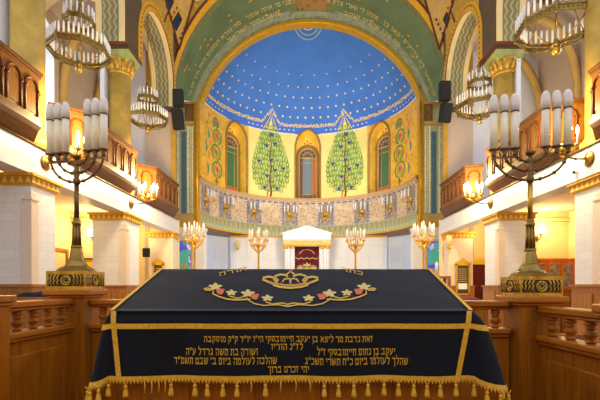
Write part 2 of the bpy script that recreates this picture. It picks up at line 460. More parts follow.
mb = MB(); mb.box(-12, 12, -3.2, -3, HF, 2.6); struct('wall_back_light_block', mb, M['yellow'])  # unseen low rear wall, added to block light on the platform fronts
GW = 9.5                      # outer gallery wall, from the axis
for sd, nm in ((-1, 'left'), (1, 'right')):
    x = lambda d: D(sd, d)
    gw = 9.55 if sd < 0 else 10.35
    # outer aisle wall under the gallery
    mb = MB(); mb.box(x(gw), x(gw+.3), 4, 18.8, HF, 3.0); struct('wall_'+nm, mb, M['yellow'])
    mb = MB(); mb.box(x(8.6), x(gw), 16.4, 16.6, HF, 3.0); struct('wall_'+nm+'_cross', mb, M['yellow'])
    mb = MB(); mb.box(x(6.0), x(gw), 18.75, 18.95, HF, 3.1); struct('wall_'+nm+'_end', mb, M['yellow'])
    # crown moulding on the cross wall
    mb = MB(); mb.box(x(8.58), x(gw-.02), 16.3, 16.4, 2.62, 2.74); mb.box(x(8.58), x(gw-.02), 16.34, 16.4, 2.52, 2.6)
    struct('trim_'+nm+'_cornice', mb, M['cream'])
    # wainscot of the aisle
    mb = MB(); mb.box(x(gw-.06), x(gw), 4, 16.3, HF, .04); mb.box(x(8.55), x(gw), 16.33, 16.4, HF, .04); mb.box(x(6.9), x(8.5), 18.68, 18.75, HF, .04)
    mb.box(x(gw-.1), x(gw), 4, 16.3, .04, .09); mb.box(x(8.55), x(gw), 16.3, 16.4, .04, .09)
    for k in range(9): mb.box(x(gw-.09), x(gw-.05), 4.4+k*1.3, 5.4+k*1.3, -1.2, -.15)
    struct('baseboard_'+nm, mb, M['wains'])
    # gallery slab: soffit and beam
    mb = MB(); mb.box(x(6.45), x(gw+.3), 4, 18.75, 3.0, 3.15); struct('ceiling_'+nm, mb, M['ceil'])
    mb = MB(); mb.box(x(6.0), x(6.5), 3, 18.75, 2.42, 3.07); struct('trim_'+nm+'_beam', mb, M['beam'])
    mb = MB(); mb.tube([(x(5.97), 3, 3.06), (x(5.97), 18.7, 3.06)], .022, 6); struct('trim_'+nm+'_rod', mb, M['brass_dark'])
    # upper gallery: outer wall with arched windows, end wall, vault
    def win_top(Y, c, w): 
        q = (Y-c)/w
        return 9.0 + w*sqrt(max(0, 1-q*q))
    mb = MB(); wins = [(11.75, 1.05), (14.55, .75), (6.8, 1.05)]
    Ys = [4 + .15*i for i in range(int((18.8-4)/.15)+1)] + [18.8]
    for c, w in wins: Ys += [c-w, c+w]
    Ys = sorted(set(round(q, 3) for q in Ys))
    for a, b in zip(Ys, Ys[1:]):
        m_ = (a+b)/2; op = [(c, w) for c, w in wins if abs(m_-c) < w]
        xx = x(gw)
        if op:
            c, w = op[0]
            for z0, z1, z0b, z1b in ((3.1, 4.6, 3.1, 4.6), (win_top(a,c,w), 12.2, win_top(b,c,w), 12.2)):
                mb.add([(xx,a,z0),(xx,b,z0b),(xx,b,z1b),(xx,a,z1)], [(0,1,2,3)])
            mb.add([(xx,a,win_top(a,c,w)),(xx,b,win_top(b,c,w)),(x(gw+.5),b,win_top(b,c,w)),(x(gw+.5),a,win_top(a,c,w))], [(0,1,2,3)], False, 1)
        else:
            mb.add([(xx,a,3.1),(xx,b,3.1),(xx,b,12.2),(xx,a,12.2)], [(0,1,2,3)])
    for c, w in wins:
        for q in (c-w, c+w): mb.add([(x(gw),q,4.6),(x(gw+.5),q,4.6),(x(gw+.5),q,9.0),(x(gw),q,9.0)], [(0,1,2,3)], False, 1)
        mb.add([(x(gw),c-w,4.6),(x(gw+.5),c-w,4.6),(x(gw+.5),c+w,4.6),(x(gw),c+w,4.6)], [(0,1,2,3)], False, 1)
    struct('wall_'+nm+'_gallery', mb, [M['greige'], M['white']])
    for i, (c, w) in enumerate(wins):
        k = i+1 + (3 if sd > 0 else 0)
        fb = MB(); gb = MB()
        fn = lambda u, v, dd: (x(gw+.42+dd), u, v)
        out = [(c-w, 4.6)] + arcpts(c, 9.0, w, 180, 0, 14) + [(c+w, 4.6)]
        gb.poly(out, lambda u, v: (x(gw+.45), u, v))
        pts = [fn(u, v, 0) for u, v in out]
        fb.tube(pts + [pts[0]], .06, 6)
        fb.tube([fn(c,4.6,0), fn(c,9.0+w,0)], .035, 6)
        for zz in (5.7, 6.8, 7.9, 9.0): fb.tube([fn(c-w,zz,0), fn(c+w,zz,0)], .03, 6)
        wf = struct('window_%d' % k, fb, M['white'])
        g = gb.obj('pane', M['pane'], wf)
    # ribs of the gallery vault: transverse pointed arches springing from the outer wall
    for Y in (9.35, 14.0):
        mb = MB()
        x0, x1 = 6.95, gw
        cx, rr = (x0+x1)/2, (x1-x0)/2
        zs = 8.9
        def prof(a, k): return (x(cx + (rr+k)*cos(a)), zs + (rr+k)*sin(a))
        for j, (k0, k1, mt) in enumerate(((0, .14, 1), (.14, .62, 0), (.62, .78, 1))):
            mb.grid(lambda u, v: (lambda q: (q[0], Y-.42, q[1]))(prof(PI*u, k0+(k1-k0)*v)), 24, 1, mt, True, lambda u, v: (u*rr*PI/.9, v))
            for (dA, dB) in (((x0-k1), (x0-k0)), ((x1+k0), (x1+k1))):
                mb.grid(lambda u, v: (x(dA+(dB-dA)*v), Y-.42, 7.95+(zs-7.95)*u), 1, 1, mt, False, lambda u, v: (u*1.05, v))
        mb.grid(lambda u, v: (lambda q: (q[0], Y-.42+.84*v, q[1]))(prof(PI*u, 0)), 24, 1, 1, True)
        # wall above the arch
        for i in range(24):
            a, b = PI*i/24, PI*(i+1)/24
            pa, pb = prof(a, .78), prof(b, .78)
            mb.add([(pa[0],Y-.42,pa[1]),(pb[0],Y-.42,pb[1]),(pb[0],Y-.42,12.8),(pa[0],Y-.42,12.8)], [(0,1,2,3)], False, 2)
        struct('trim_%s_transverse_arch_%d' % (nm, 1 if Y < 10 else 2), mb, [M['diaper'], M['cream'], M['greige']])
        mb = MB(); mb.box(x(6.84), x(6.98), Y-.4, Y+.3, 3.15, 7.95); struct('trim_%s_respond_%d' % (nm, 1 if Y < 10 else 2), mb, M['palewall'])
    for i, Y in enumerate((10.1, 13.1, 15.75, 18.2)):
        mb = MB()
        mb.tube([(x(gw-.05), Y, 3.15)] + [(x(gw-.05-1.6*(1-cos(a))), Y+.5*sin(a)*0, 7.4+2.9*sin(a)) for a in [PI/2*k/10 for k in range(11)]], .16, 6)
        struct('trim_%s_rib_%d' % (nm, i+1), mb, M['tan'])
    mb = MB()
    mb.box(x(7.25), x(gw), 18.5, 18.75, 3.1, 12.2); struct('wall_'+nm+'_gallery_end', mb, M['palewall'])
    mb = MB(); mb.grid(lambda u, v: (x(6.9+(gw-6.9)*u), 8.9+9.8*v, 10.2+.9*sin(PI*u)), 10, 4); struct('ceiling_'+nm+'_gallery', mb, M['greige'])
    # far respond of the arcade (facing the hall), with a ledge
    mb = MB(); mb.box(x(6.1), x(7.3), 18.3, 18.75, 3.1, 7.8); mb.box(x(5.98), x(6.16), 18.24, 18.4, 3.1, 7.8, 1)
    mb.box(x(5.95), x(7.2), 18.05, 18.4, 7.8, 7.95, 2)
    mb.box(x(6.17), x(7.3), 18.3, 18.75, 7.95, 13.4, 1)
    struct('trim_'+nm+'_respond', mb, [M['greige'], M['ochre'], M['abacus']])
    # arcade wall over the columns
    mb = MB(); ops = [(9.82, 13.25), (14.6, 18.05)]
    zsp, st, top = 7.95, .95, 13.4
    def atop(Y, o):
        c, r = (o[0]+o[1])/2, (o[1]-o[0])/2; q = max(-1, min(1, (Y-c)/r))
        return zsp + st + r*sqrt(max(0, 1-q*q))
    Ys = [8.9, 18.3]
    for o in ops: Ys += [(o[0]+o[1])/2 - (o[1]-o[0])/2*cos(PI*k/28) for k in range(29)]
    Ys = sorted(Ys)
    for a, b in zip(Ys, Ys[1:]):
        m_ = (a+b)/2; op = [o for o in ops if o[0] < m_ < o[1]]
        za, zb = (atop(a, op[0]), atop(b, op[0])) if op else (zsp, zsp)
        pier = not op
        mb.add([(x(6),a,za),(x(6),b,zb),(x(6),b,top),(x(6),a,top)], [(0,1,2,3)], False, 0 if pier else 1)
        mb.add([(x(6.95),a,za),(x(6.95),b,zb),(x(6.95),b,top),(x(6.95),a,top)], [(0,1,2,3)], False, 5)
        if not op: mb.add([(x(6),a,za),(x(6),b,za),(x(6.95),b,za),(x(6.95),a,za)], [(0,1,2,3)], False, 4)
    for o in ops:
        c, r = (o[0]+o[1])/2, (o[1]-o[0])/2
        def path(t, k=0):     # t 0..1 along the stilted arch
            L = [st, PI*r, st]; s_ = t*sum(L)
            if s_ < st: return (o[0]-k, zsp+s_)
            if s_ > st+PI*r: return (o[1]+k, zsp+st-(s_-st-PI*r))
            a = PI-(s_-st)/r; return (c+(r+k)*cos(a), zsp+st+(r+k)*sin(a))
        for d0, d1, mt in ((6, 6.2, 3), (6.2, 6.75, 2), (6.75, 6.95, 3)):
            mb.grid(lambda u, v: (lambda q: (x(d0+(d1-d0)*v), q[0], q[1]))(path(u)), 44, 1, mt, True, lambda u, v: (u*8.2, v))
        # gilt archivolt with rosettes on the nave face
        if o[0] < 12: continue
        mb.grid(lambda u, v: (lambda q: (x(5.965), q[0], q[1]))(path(u, .30*v)), 44, 1, 6, True)
        mb.grid(lambda u, v: (lambda q: (x(5.965+.04*v), q[0], q[1]))(path(u, .30)), 44, 1, 6, True)
        mb.grid(lambda u, v: (lambda q: (x(5.95), q[0], q[1]))(path(u, .03+.03*v)), 44, 1, 7, True)
        for k in range(40):
            q = path((k+.5)/40, .18)
            mb.disc(q, .05, lambda u, v: (x(5.958), u, v), 4, 6)
    # painted lozenges in the spandrels
    fn = lambda u, v: (x(5.985), u, v)
    def loz(cy, cz, w, h, mt, f_=fn): mb.poly([(cy-w,cz),(cy,cz-h),(cy+w,cz),(cy,cz+h)], f_, mt)
    f2 = lambda u, v: (x(5.978), u, v)
    for cy, cz in ((18.0, 12.15), (17.1, 12.35), (14.0, 12.1), (16.2, 12.9)):
        loz(cy, cz, .62, 1.05, 7); loz(cy, cz, .44, .74, 8, f2)
    mb.ribbon([(16.9, 10.9), (18.25, 13.3)], .1, f2, 4); mb.ribbon([(17.2, 13.3), (18.28, 11.2)], .1, f2, 4)
    struct('wall_'+nm+'_arcade', mb, [M['pierbrown'], M['ochre'], M['diaper'], M['cream'], M['darkred'], M['greige'], M['goldflat'], M['tan'], M['navy']])

# --- chancel arch wall, soffit and jambs
AX = .3
Y0, Y1 = 18.85, 21.9
R0, Z0, R1, Z1 = 6.5, 8.76, 6.38, 7.85
def arch(u, v, off=0.0):            # u 0..1 from the left springing over the crown, v 0 front .. 1 back
    Y = Y0+(Y1-Y0)*v; r = R0+(R1-R0)*v-off; zc = Z0+(Z1-Z0)*v
    a0 = R(-1.5 + 20*v)
    a = PI-a0-(PI-2*a0)*u
    return (AX+r*cos(a), Y, zc+r*sin(a))
mb = MB()
for v0, v1, mt in ((0, .10, 1), (.10, .20, 2), (.20, .80, 0), (.80, .97, 3), (.97, 1.0, 1)):
    mb.grid(lambda u, v: arch(u, v0+(v1-v0)*v), 72, 3, mt, True)
# keystone panel and scattered gilt rosettes
mb.grid(lambda u, v: arch(.455+.09*u, .5+.30*v, .02), 8, 3, 4, True)
mb.grid(lambda u, v: arch(.43+.14*u, .47+.36*v, .012), 8, 3, 2, True)
for k in range(46):
    u, v = random.uniform(.03, .97), random.choice((.30, .42, .52, .74))+random.uniform(-.02, .02)
    if abs(u-.5) < .08: continue
    mb.disc((u, v), .0045, lambda a, b: arch(a, b, .015), 1, 6, .014)
def arc_text(s, ua, ub, vbase, h, fl=1):
    vs, fs = text_shape(s, .012)
    out = [arch(ua+(ub-ua)*x_, vbase - y_*h*.68, .018) for x_, y_ in vs]
    mb.add(out, fs, False, 5)
arc_text('זה השער לה צדיקים יבאו בו', .72, .985, .68, .095)
arc_text('פתחו לי שערי צדק אבא', .52, .70, .68, .095)
arc_text('דע לפני מי אתה עומד', .30, .48, .68, .095)
arc_text('מה נורא המקום הזה אין זה כי', .015, .28, .68, .095)
arc_text('מה טבו אהליך יעקב', .60, .80, .82, .095)
arc_text('משכנתיך ישראל', .22, .40, .82, .095)
struct('ceiling_chancel_arch', mb, [M['archgreen'], M['goldflat'], M['archedge'], M['archlace'], M['archblock'], M['palethread']])
# wall around the arch front
mb = MB()
n = 60
for i in range(n):
    pa, pb = arch(i/n, 0), arch((i+1)/n, 0)
    mb.add([pa, pb, (pb[0], Y0, 16.2), (pa[0], Y0, 16.2)], [(0,1,2,3)], False, 0)
for i in range(n):
    a, b = i/n, (i+1)/n
    def fr(u, k):
        p = arch(u, 0); dx, dz = p[0]-AX, p[2]-Z0; l = sqrt(dx*dx+dz*dz)
        return (AX+dx/l*(l+k), Y0-.05, Z0+dz/l*(l+k))
    mb.add([fr(a,-.0),fr(b,-.0),fr(b,.1),fr(a,.1)], [(0,1,2,3)], True, 1)
for sd in (-1, 1):
    for k, (u_, r_) in enumerate(((.17, .45), (.195, .62), (.23, .5), (.145, .4))):
        u = u_ if sd < 0 else 1-u_
        q = fr(u, r_)
        mb.disc((q[0], q[2]), .26-.03*k, lambda a, b: (a, Y0-.03, b), 2, 7, .2)
    for u0 in (.11, .14, .165, .19, .215, .24, .27):
        u = u0 if sd < 0 else 1-u0
        q0, q1 = fr(u, .16), fr(u, 1.3)
        mb.ribbon([(q0[0], q0[2]), (q1[0], q1[2])], .09, lambda a, b: (a, Y0-.025, b), 3)
struct('wall_chancel', mb, [M['ochre'], M['darkred'], M['pinkwhite'], M['goldflat']])
# corner pendentives with painted lozenges
for sd, nm in ((-1, 'left'), (1, 'right')):
    A = Vector((D(sd, 5.98), 18.78, 10.9)); B = Vector((D(sd, 5.98), 14.0, 13.6)); C = Vector((D(sd, 5.2), 18.78, 13.6))
    nrm = (B-A).cross(C-A); nrm.normalize()
    if nrm.y > 0: nrm = -nrm
    def pl(px, py, k=.01):
        d = Vector(((px-VX)/F, 1, (VY-py)/F)); q = d*(A.dot(nrm)/d.dot(nrm)); q = q+nrm*k; return (q.x, q.y, q.z)
    mb = MB(); mb.add([A, B, C], [(0,1,2)], False, 0)
    mb.tube([A+nrm*.02, B+nrm*.02], .05, 6, 3); mb.tube([A+nrm*.02, C+nrm*.02], .05, 6, 3)
    mx = lambda px: px if sd < 0 else 625-px
    for q in ([(178,11),(182,19.5),(176,31.5),(171,23)], [(168,-4),(174,1),(167.5,15.5),(160.7,4)]):
        c = (sum(a for a, b in q)/4, sum(b for a, b in q)/4)
        mb.poly([(mx(c[0]+(a-c[0])*1.5), c[1]+(b-c[1])*1.4) for a, b in q], lambda u, v: pl(u, v, .012), 1)
        mb.poly([(mx(a), b) for a, b in q], lambda u, v: pl(u, v, .024), 2)
    for k in range(5): mb.disc((mx(180+k*2.1), 38-k*4.6), 1.2, lambda u, v: pl(u, v, .02), 3, 6, 1.8)
    for k in range(4): mb.disc((mx(168.5+k*2.6), 21-k*4.4), .9, lambda u, v: pl(u, v, .03), 3, 6, 1.4)
    struct('trim_%s_pendentive' % nm, mb, [M['tan'], M['goldflat'], M['navy'], M['darkred']])
# inner gilt archivolt and jamb piers
def inner(u, k):
    r = 6.38-k
    a0 = R(18.5); a = PI-a0-(PI-2*a0)*u
    return (AX+r*cos(a), Z1+r*sin(a))
mb = MB()
mb.grid(lambda u, v: (lambda q: (q[0], 21.82+.02*v, q[1]))(inner(u, .24*v)), 72, 4, 0, True)
mb.grid(lambda u, v: (lambda q: (q[0], 21.84+.32*v, q[1]))(inner(u, .24)), 72, 2, 0, True)
prs = [inner(u/72, .14) for u in range(73)]
mb.tube([(a, 21.8, b) for a, b in prs], .045, 6)
for sd in (-1, 1):
    xs = lambda d: AX-.15 + sd*d
    zt = inner(0, 0)[1]
    mb.box(xs(5.86), xs(6.12), 21.8, 22.1, 3.15, zt)
    mb.tube([(xs(5.95), 21.78, 3.2), (xs(5.95), 21.78, zt-.1)], .06, 6)
struct('trim_1', mb, M['goldbull'])
for sd, nm in ((-1, 'left'), (1, 'right')):
    xs = lambda d: AX-.15 + sd*d
    mb = MB()
    zt = 9.9
    mb.box(xs(6.1), xs(7.4), 21.95, 22.2, 3.85, zt, 1)
    mb.box(xs(6.12), xs(6.62), 21.9, 21.95, 8.85, zt-.12, 5)
    mb.box(xs(6.1), xs(7.4), 21.86, 21.95, zt-.12, zt, 4)
    mb.box(xs(6.1), xs(7.4), 21.86, 21.95, 8.68, 8.85, 4)
    for d in (6.18, 6.42, 6.95): mb.box(xs(d), xs(d+.08), 21.9, 21.95, 3.95, 8.6, 3)
    mb.box(xs(6.56), xs(6.8), 21.9, 21.95, 3.95, 8.3, 2)
    for k in range(34):
        mb.ball((xs(6.34), 21.92, 4.05+k*.135), .045, 6, 4, 3)
        mb.ball((xs(7.1), 21.92, 4.05+k*.135), .045, 6, 4, 3)
    mb.box(xs(5.8), xs(7.4), 21.85, 22.2, 3.15, 3.85, 6)
    struct('trim_%s_jamb' % nm, mb, [M['jgreen'], M['jgreen'], M['jblue'], M['bead'], M['tan'], M['jbrown'], M['tan']])
    mb = MB(); mb.box(xs(5.55), xs(7.4), 21.7, 22.3, PF, 3.15, 0); mb.box(xs(5.5), xs(7.4), 21.66, 22.3, 3.02, 3.16, 0)
    struct('wall_%s_pier' % nm, mb, M['marble'])
    mb = MB(); mb.box(xs(7.3), xs(7.5), 18.7, 22.2, HF, 12); struct('wall_%s_chancel_side' % nm, mb, M['greige'])

# --- apse
XA, YA, RA = .12, 22.0, 5.9
ZS, RISE = 10.38, 3.95
def ap(deg, z, off=0.0):            # point of the apse wall / dome, off = towards the hall
    r = RA
    if z > ZS: r = RA*sqrt(max(0, 1-((z-ZS)/RISE)**2))
    r -= off
    return (XA+r*sin(R(deg)), YA+r*cos(R(deg)), z)
NICH = [-50, 0, 50]; NW = R_ = math.degrees(.85/RA); SILL, NTOP = 5.95, 10.7
def ntop(deg, c):
    q = abs(deg-c)/NW
    return (9.6 if c == 0 else 9.35) + (1.1 if c == 0 else 1.02)*(max(0, 1-q**1.9))**.62
mb = MB()
degs = [-93+1.5*i for i in range(125)]
for c in NICH: degs += [c-NW, c+NW] + [c+NW*k/8 for k in range(-7, 8)]
degs = sorted(set(round(d, 4) for d in degs))
for a, b in zip(degs, degs[1:]):
    m_ = (a+b)/2; c = [q for q in NICH if abs(m_-q) < NW]
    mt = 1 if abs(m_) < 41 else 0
    if c:
        za, zb = ntop(a, c[0]), ntop(b, c[0])
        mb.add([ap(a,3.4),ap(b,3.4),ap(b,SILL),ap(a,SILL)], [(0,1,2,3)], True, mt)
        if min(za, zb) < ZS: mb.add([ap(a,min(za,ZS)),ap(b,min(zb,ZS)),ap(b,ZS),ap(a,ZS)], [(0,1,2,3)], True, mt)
        za, zb = max(za,ZS), max(zb,ZS)
        for j in range(4):
            q0, q1 = j/4, (j+1)/4
            mb.add([ap(a,za+(11-za)*q0),ap(b,zb+(11-zb)*q0),ap(b,zb+(11-zb)*q1),ap(a,za+(11-za)*q1)], [(0,1,2,3)], True, 2)
    else:
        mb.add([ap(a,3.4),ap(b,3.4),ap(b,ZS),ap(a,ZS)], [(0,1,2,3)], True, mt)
        for j in range(4): mb.add([ap(a,ZS+.155*j),ap(b,ZS+.155*j),ap(b,ZS+.155*(j+1)),ap(a,ZS+.155*(j+1))], [(0,1,2,3)], True, 2)
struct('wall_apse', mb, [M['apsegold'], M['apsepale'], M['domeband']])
# dome with gilt stars, garland and crown rings painted on it
mb = MB()
mb.grid(lambda u, v: ap(-93+186*u, 11.0+(ZS+RISE-11.0)*sin(PI/2*v)), 80, 20, 0, True)
for z, step, r in ((10.62, 3.1, .062), (11.42, 5.2, .075), (11.95, 5.8, .068), (12.45, 6.6, .06), (12.9, 8.2, .052), (13.35, 12, .042)):
    k = -90
    while k < 90:
        rr = max(.3, sqrt(max(.01, 1-((z-ZS)/RISE)**2))*RA)
        if not any(abs(k-c) < NW+1 for c in NICH) or z > 11:
            sl = RA*RA*(z-ZS)/(RISE*RISE*rr); mb.disc((k, z), math.degrees(r/rr), lambda a, b: ap(a, b, .03), 1, 6, r/sqrt(1+sl*sl))
        k += step
for c in range(-90, 90, 1):         # lacy garland, rising to a tip over each tree
    def gz(d): 
        q = min(abs(d+25), abs(d-25)); return 10.92 + max(0, 1-q/6.5)*.75
    for j in range(4):
        d = c+random.random(); mb.disc((d, gz(d)+random.uniform(-.09,.09)), .45, lambda a, b: ap(a, b, .035), 2, 5, .046)
for r in (.55, .85, 1.1):
    pts = [(XA+.72*r*cos(R(t)), YA+1.35*r*sin(R(t))) for t in range(0, 181, 9)]
    def dm(x_, y_):
        q = ((x_-XA)**2+(y_-YA)**2)/RA**2
        return (x_, y_, ZS+RISE*sqrt(max(0, 1-q))-.03)
    mb.ribbon(pts, .09, dm, 3 if r > .6 else 2)
struct('ceiling_apse', mb, [M['dome'], M['star'], M['garland'], M['ring']])
# a pale fillet between wall and blue border
mb = MB()
segs = [(-90, -50-NW), (-50+NW, -NW), (NW, 50-NW), (50+NW, 90)]
for a, b in segs: mb.tube([ap(a+(b-a)*k/20, ZS, .02) for k in range(21)], .03, 5)
struct('trim_2', mb, M['palewall'])
# window niches
for i, c in enumerate(NICH):
    ca, sa = cos(R(c)), sin(R(c))
    base = Vector((XA+RA*sa, YA+RA*ca, 0))
    def loc(s_, z, dep):          # s across, dep outwards from the hall
        return (base.x + ca*s_ + sa*dep, base.y - sa*s_ + ca*dep, z)
    def edge(dg, z):              # wall edge in local s / dep
        p = ap(dg, min(z, ZS)); dx, dy = p[0]-base.x, p[1]-base.y
        return (dx*ca-dy*sa, dx*sa+dy*ca)
    n = 16; ds = [c-NW+2*NW*k/n for k in range(n+1)]
    rim = [(c-NW, SILL), (c-NW, 7.5), (c-NW, 9.0)] + [(d, ntop(d, c)) for d in ds] + [(c+NW, 9.0), (c+NW, 7.5), (c+NW, SILL)]
    mb = MB(); DEP = .62
    inn = [(edge(d, z)[0]*.97, z-.02 if z > SILL+.01 else z) for d, z in rim]
    A = [ap(d, z) for d, z in rim]; B = [loc(s_, z, DEP) for s_, z in inn]; m_ = len(rim)
    mb.add(A+B, [(k, k+1, m_+k+1, m_+k) for k in range(m_-1)], True, 0)
    mb.add([A[0], A[-1], B[-1], B[0]], [(0,1,2,3)], False, 3)
    mb.add(B, [tuple(range(m_))], False, 0)
    mb.tube([ap(d, z, .02) for d, z in rim], .07, 6, 1)
    # tympanum flowers and inner dark arch ring
    for s_, z in ((-.2, 9.95), (.2, 9.97), (0, 10.1), (0, 9.88)):
        mb.disc((s_, z), .06, lambda a, b: loc(a, b, DEP-.02), 2, 5, .05)
    ow = .72
    ro = [(-ow, SILL)] + arcpts(0, 9.05, ow, 180, 0, 14) + [(ow, SILL)]
    mb.tube([loc(a, b, DEP-.02) for a, b in ro], .09, 6, 1)
    struct('trim_%d' % (3+i), mb, [M['niche'], M['nichedark'], M['darkred'], M['strip']])
    # window
    fb = MB(); w = .6; zc = 9.0
    out = [(-w, SILL+.06)] + arcpts(0, zc, w, 180, 0, 14) + [(w, SILL+.06)]
    fb.tube([loc(a, b, DEP-.06) for a, b in out+[out[0]]], .05, 6)
    fb.tube([loc(-w, zc-.05, DEP-.06), loc(w, zc-.05, DEP-.06)], .05, 6)
    for s_ in (-.33, .33): fb.tube([loc(s_, SILL+.06, DEP-.06), loc(s_, zc, DEP-.06)], .025, 5)
    for z in (6.4, 8.6): fb.tube([loc(-w, z, DEP-.06), loc(w, z, DEP-.06)], .025, 5)
    for k in range(1, 6):
        a = PI*k/6; fb.tube([loc(.2*cos(a), zc+.2*sin(a), DEP-.06), loc(w*cos(a), zc+w*sin(a), DEP-.06)], .018, 5)
    fb.tube([loc(a, b, DEP-.06) for a, b in arcpts(0, zc, .33, 0, 180, 10)], .018, 5)
    win = struct('window_%d' % (7+i), fb, M['lead'])
    gb = MB(); q = lambda a, b: loc(a, b, DEP-.045)
    main = 0 if c else 1
    gb.poly([(-.33, 6.4), (.33, 6.4), (.33, 8.6), (-.33, 8.6)], q, main)
    gb.poly([(-w, 6.4), (-.33, 6.4), (-.33, 8.95), (-w, 8.95)], q, 3); gb.poly([(.33, 6.4), (w, 6.4), (w, 8.95), (.33, 8.95)], q, 2 if not c else main)
    gb.poly([(-.33, 8.6), (.33, 8.6), (.33, 8.95), (-.33, 8.95)], q, main)
    gb.poly([(-w, SILL+.06), (w, SILL+.06), (w, 6.4), (-w, 6.4)], q, 2 if c else 3)
    gb.poly([(-w, 8.95)] + arcpts(0, zc, w, 180, 0, 14) + [(w, 8.95)], q, 3)
    gb.obj('pane', [M['glassgreen'], M['glassgrey'], M['glassred'], M['glassdark']], win)
# frieze below the windows
mb = MB()
def cyl(a0, a1, z0, z1, off, mt, n=80, k=1.0):
    mb.grid(lambda u, v: ap(a0+(a1-a0)*u, z0+(z1-z0)*v, off), n, 1, mt, True, lambda u, v: (u*R(a1-a0)*RA*k, v))
cyl(-90, 90, 5.78, 5.93, .10, 0); cyl(-90, 90, 5.93, 6.0, .14, 0)
mb.grid(lambda u, v: ap(-90+180*u, 6.0, .14-.18*v), 80, 1, 0, True)
mb.grid(lambda u, v: ap(-90+180*u, 5.78, .10-.08*v), 80, 1, 0, True)
cyl(-90, 90, 4.12, 5.78, .03, 1)
cyl(-90, 90, 3.72, 4.12, .05, 3); cyl(-90, 90, 3.48, 3.72, .06, 4)
cyl(-90, 90, 3.38, 3.48, .10, 6)
mb.grid(lambda u, v: ap(-90+180*u, 3.38, .10-2.2*v), 80, 1, 7, True)
k = -90
while k < 90: cyl(k, k+2.6, 5.62, 5.72, .045, 2, 2); k += 4.2
STR = [-80, -59.5, -36.8, -12, 12, 36.8, 59.5, 80]
for c in STR:
    cyl(c-4.6, c+4.6, 4.15, 5.62, .04, 5, 6)
    for s_ in (-4.6, 4.6):
        z = 4.2
        while z < 5.6: cyl(c+s_-.55, c+s_+.55, z, z+.13, .05, 2, 1); z += .2
struct('trim_6', mb, [M['cornice'], M['frieze'], M['frblue'], M['frgreen'], M['frgreen2'], M['friezestrip'], M['goldflat'], M['jbrown']])
# marble lower wall of the apse with side passages
mb = MB()
mb.box(-4.75, 5.1, 26.6, 26.9, PF, 3.34)
for xx in (-4.75, 5.1): mb.box(xx-.12, xx+.12, 26.5, 29, PF, 3.34, 1)
for xx in (-3.6, -2.2, 2.5, 3.9): mb.box(xx-.22, xx+.22, 26.54, 26.6, PF, 3.2)
mb.box(-8, 8, 28.6, 28.9, PF, 4.5, 1)
for xx in (-5.9, 6.2): mb.box(xx-.5, xx+.5, 28.3, 28.6, PF, 3.4, 0)
mb.box(-4.9, 5.25, 26.45, 26.6, 3.24, 3.36, 2)
struct('wall_apse_lower', mb, [M['marble'], M['palewall'], M['goldflat']])

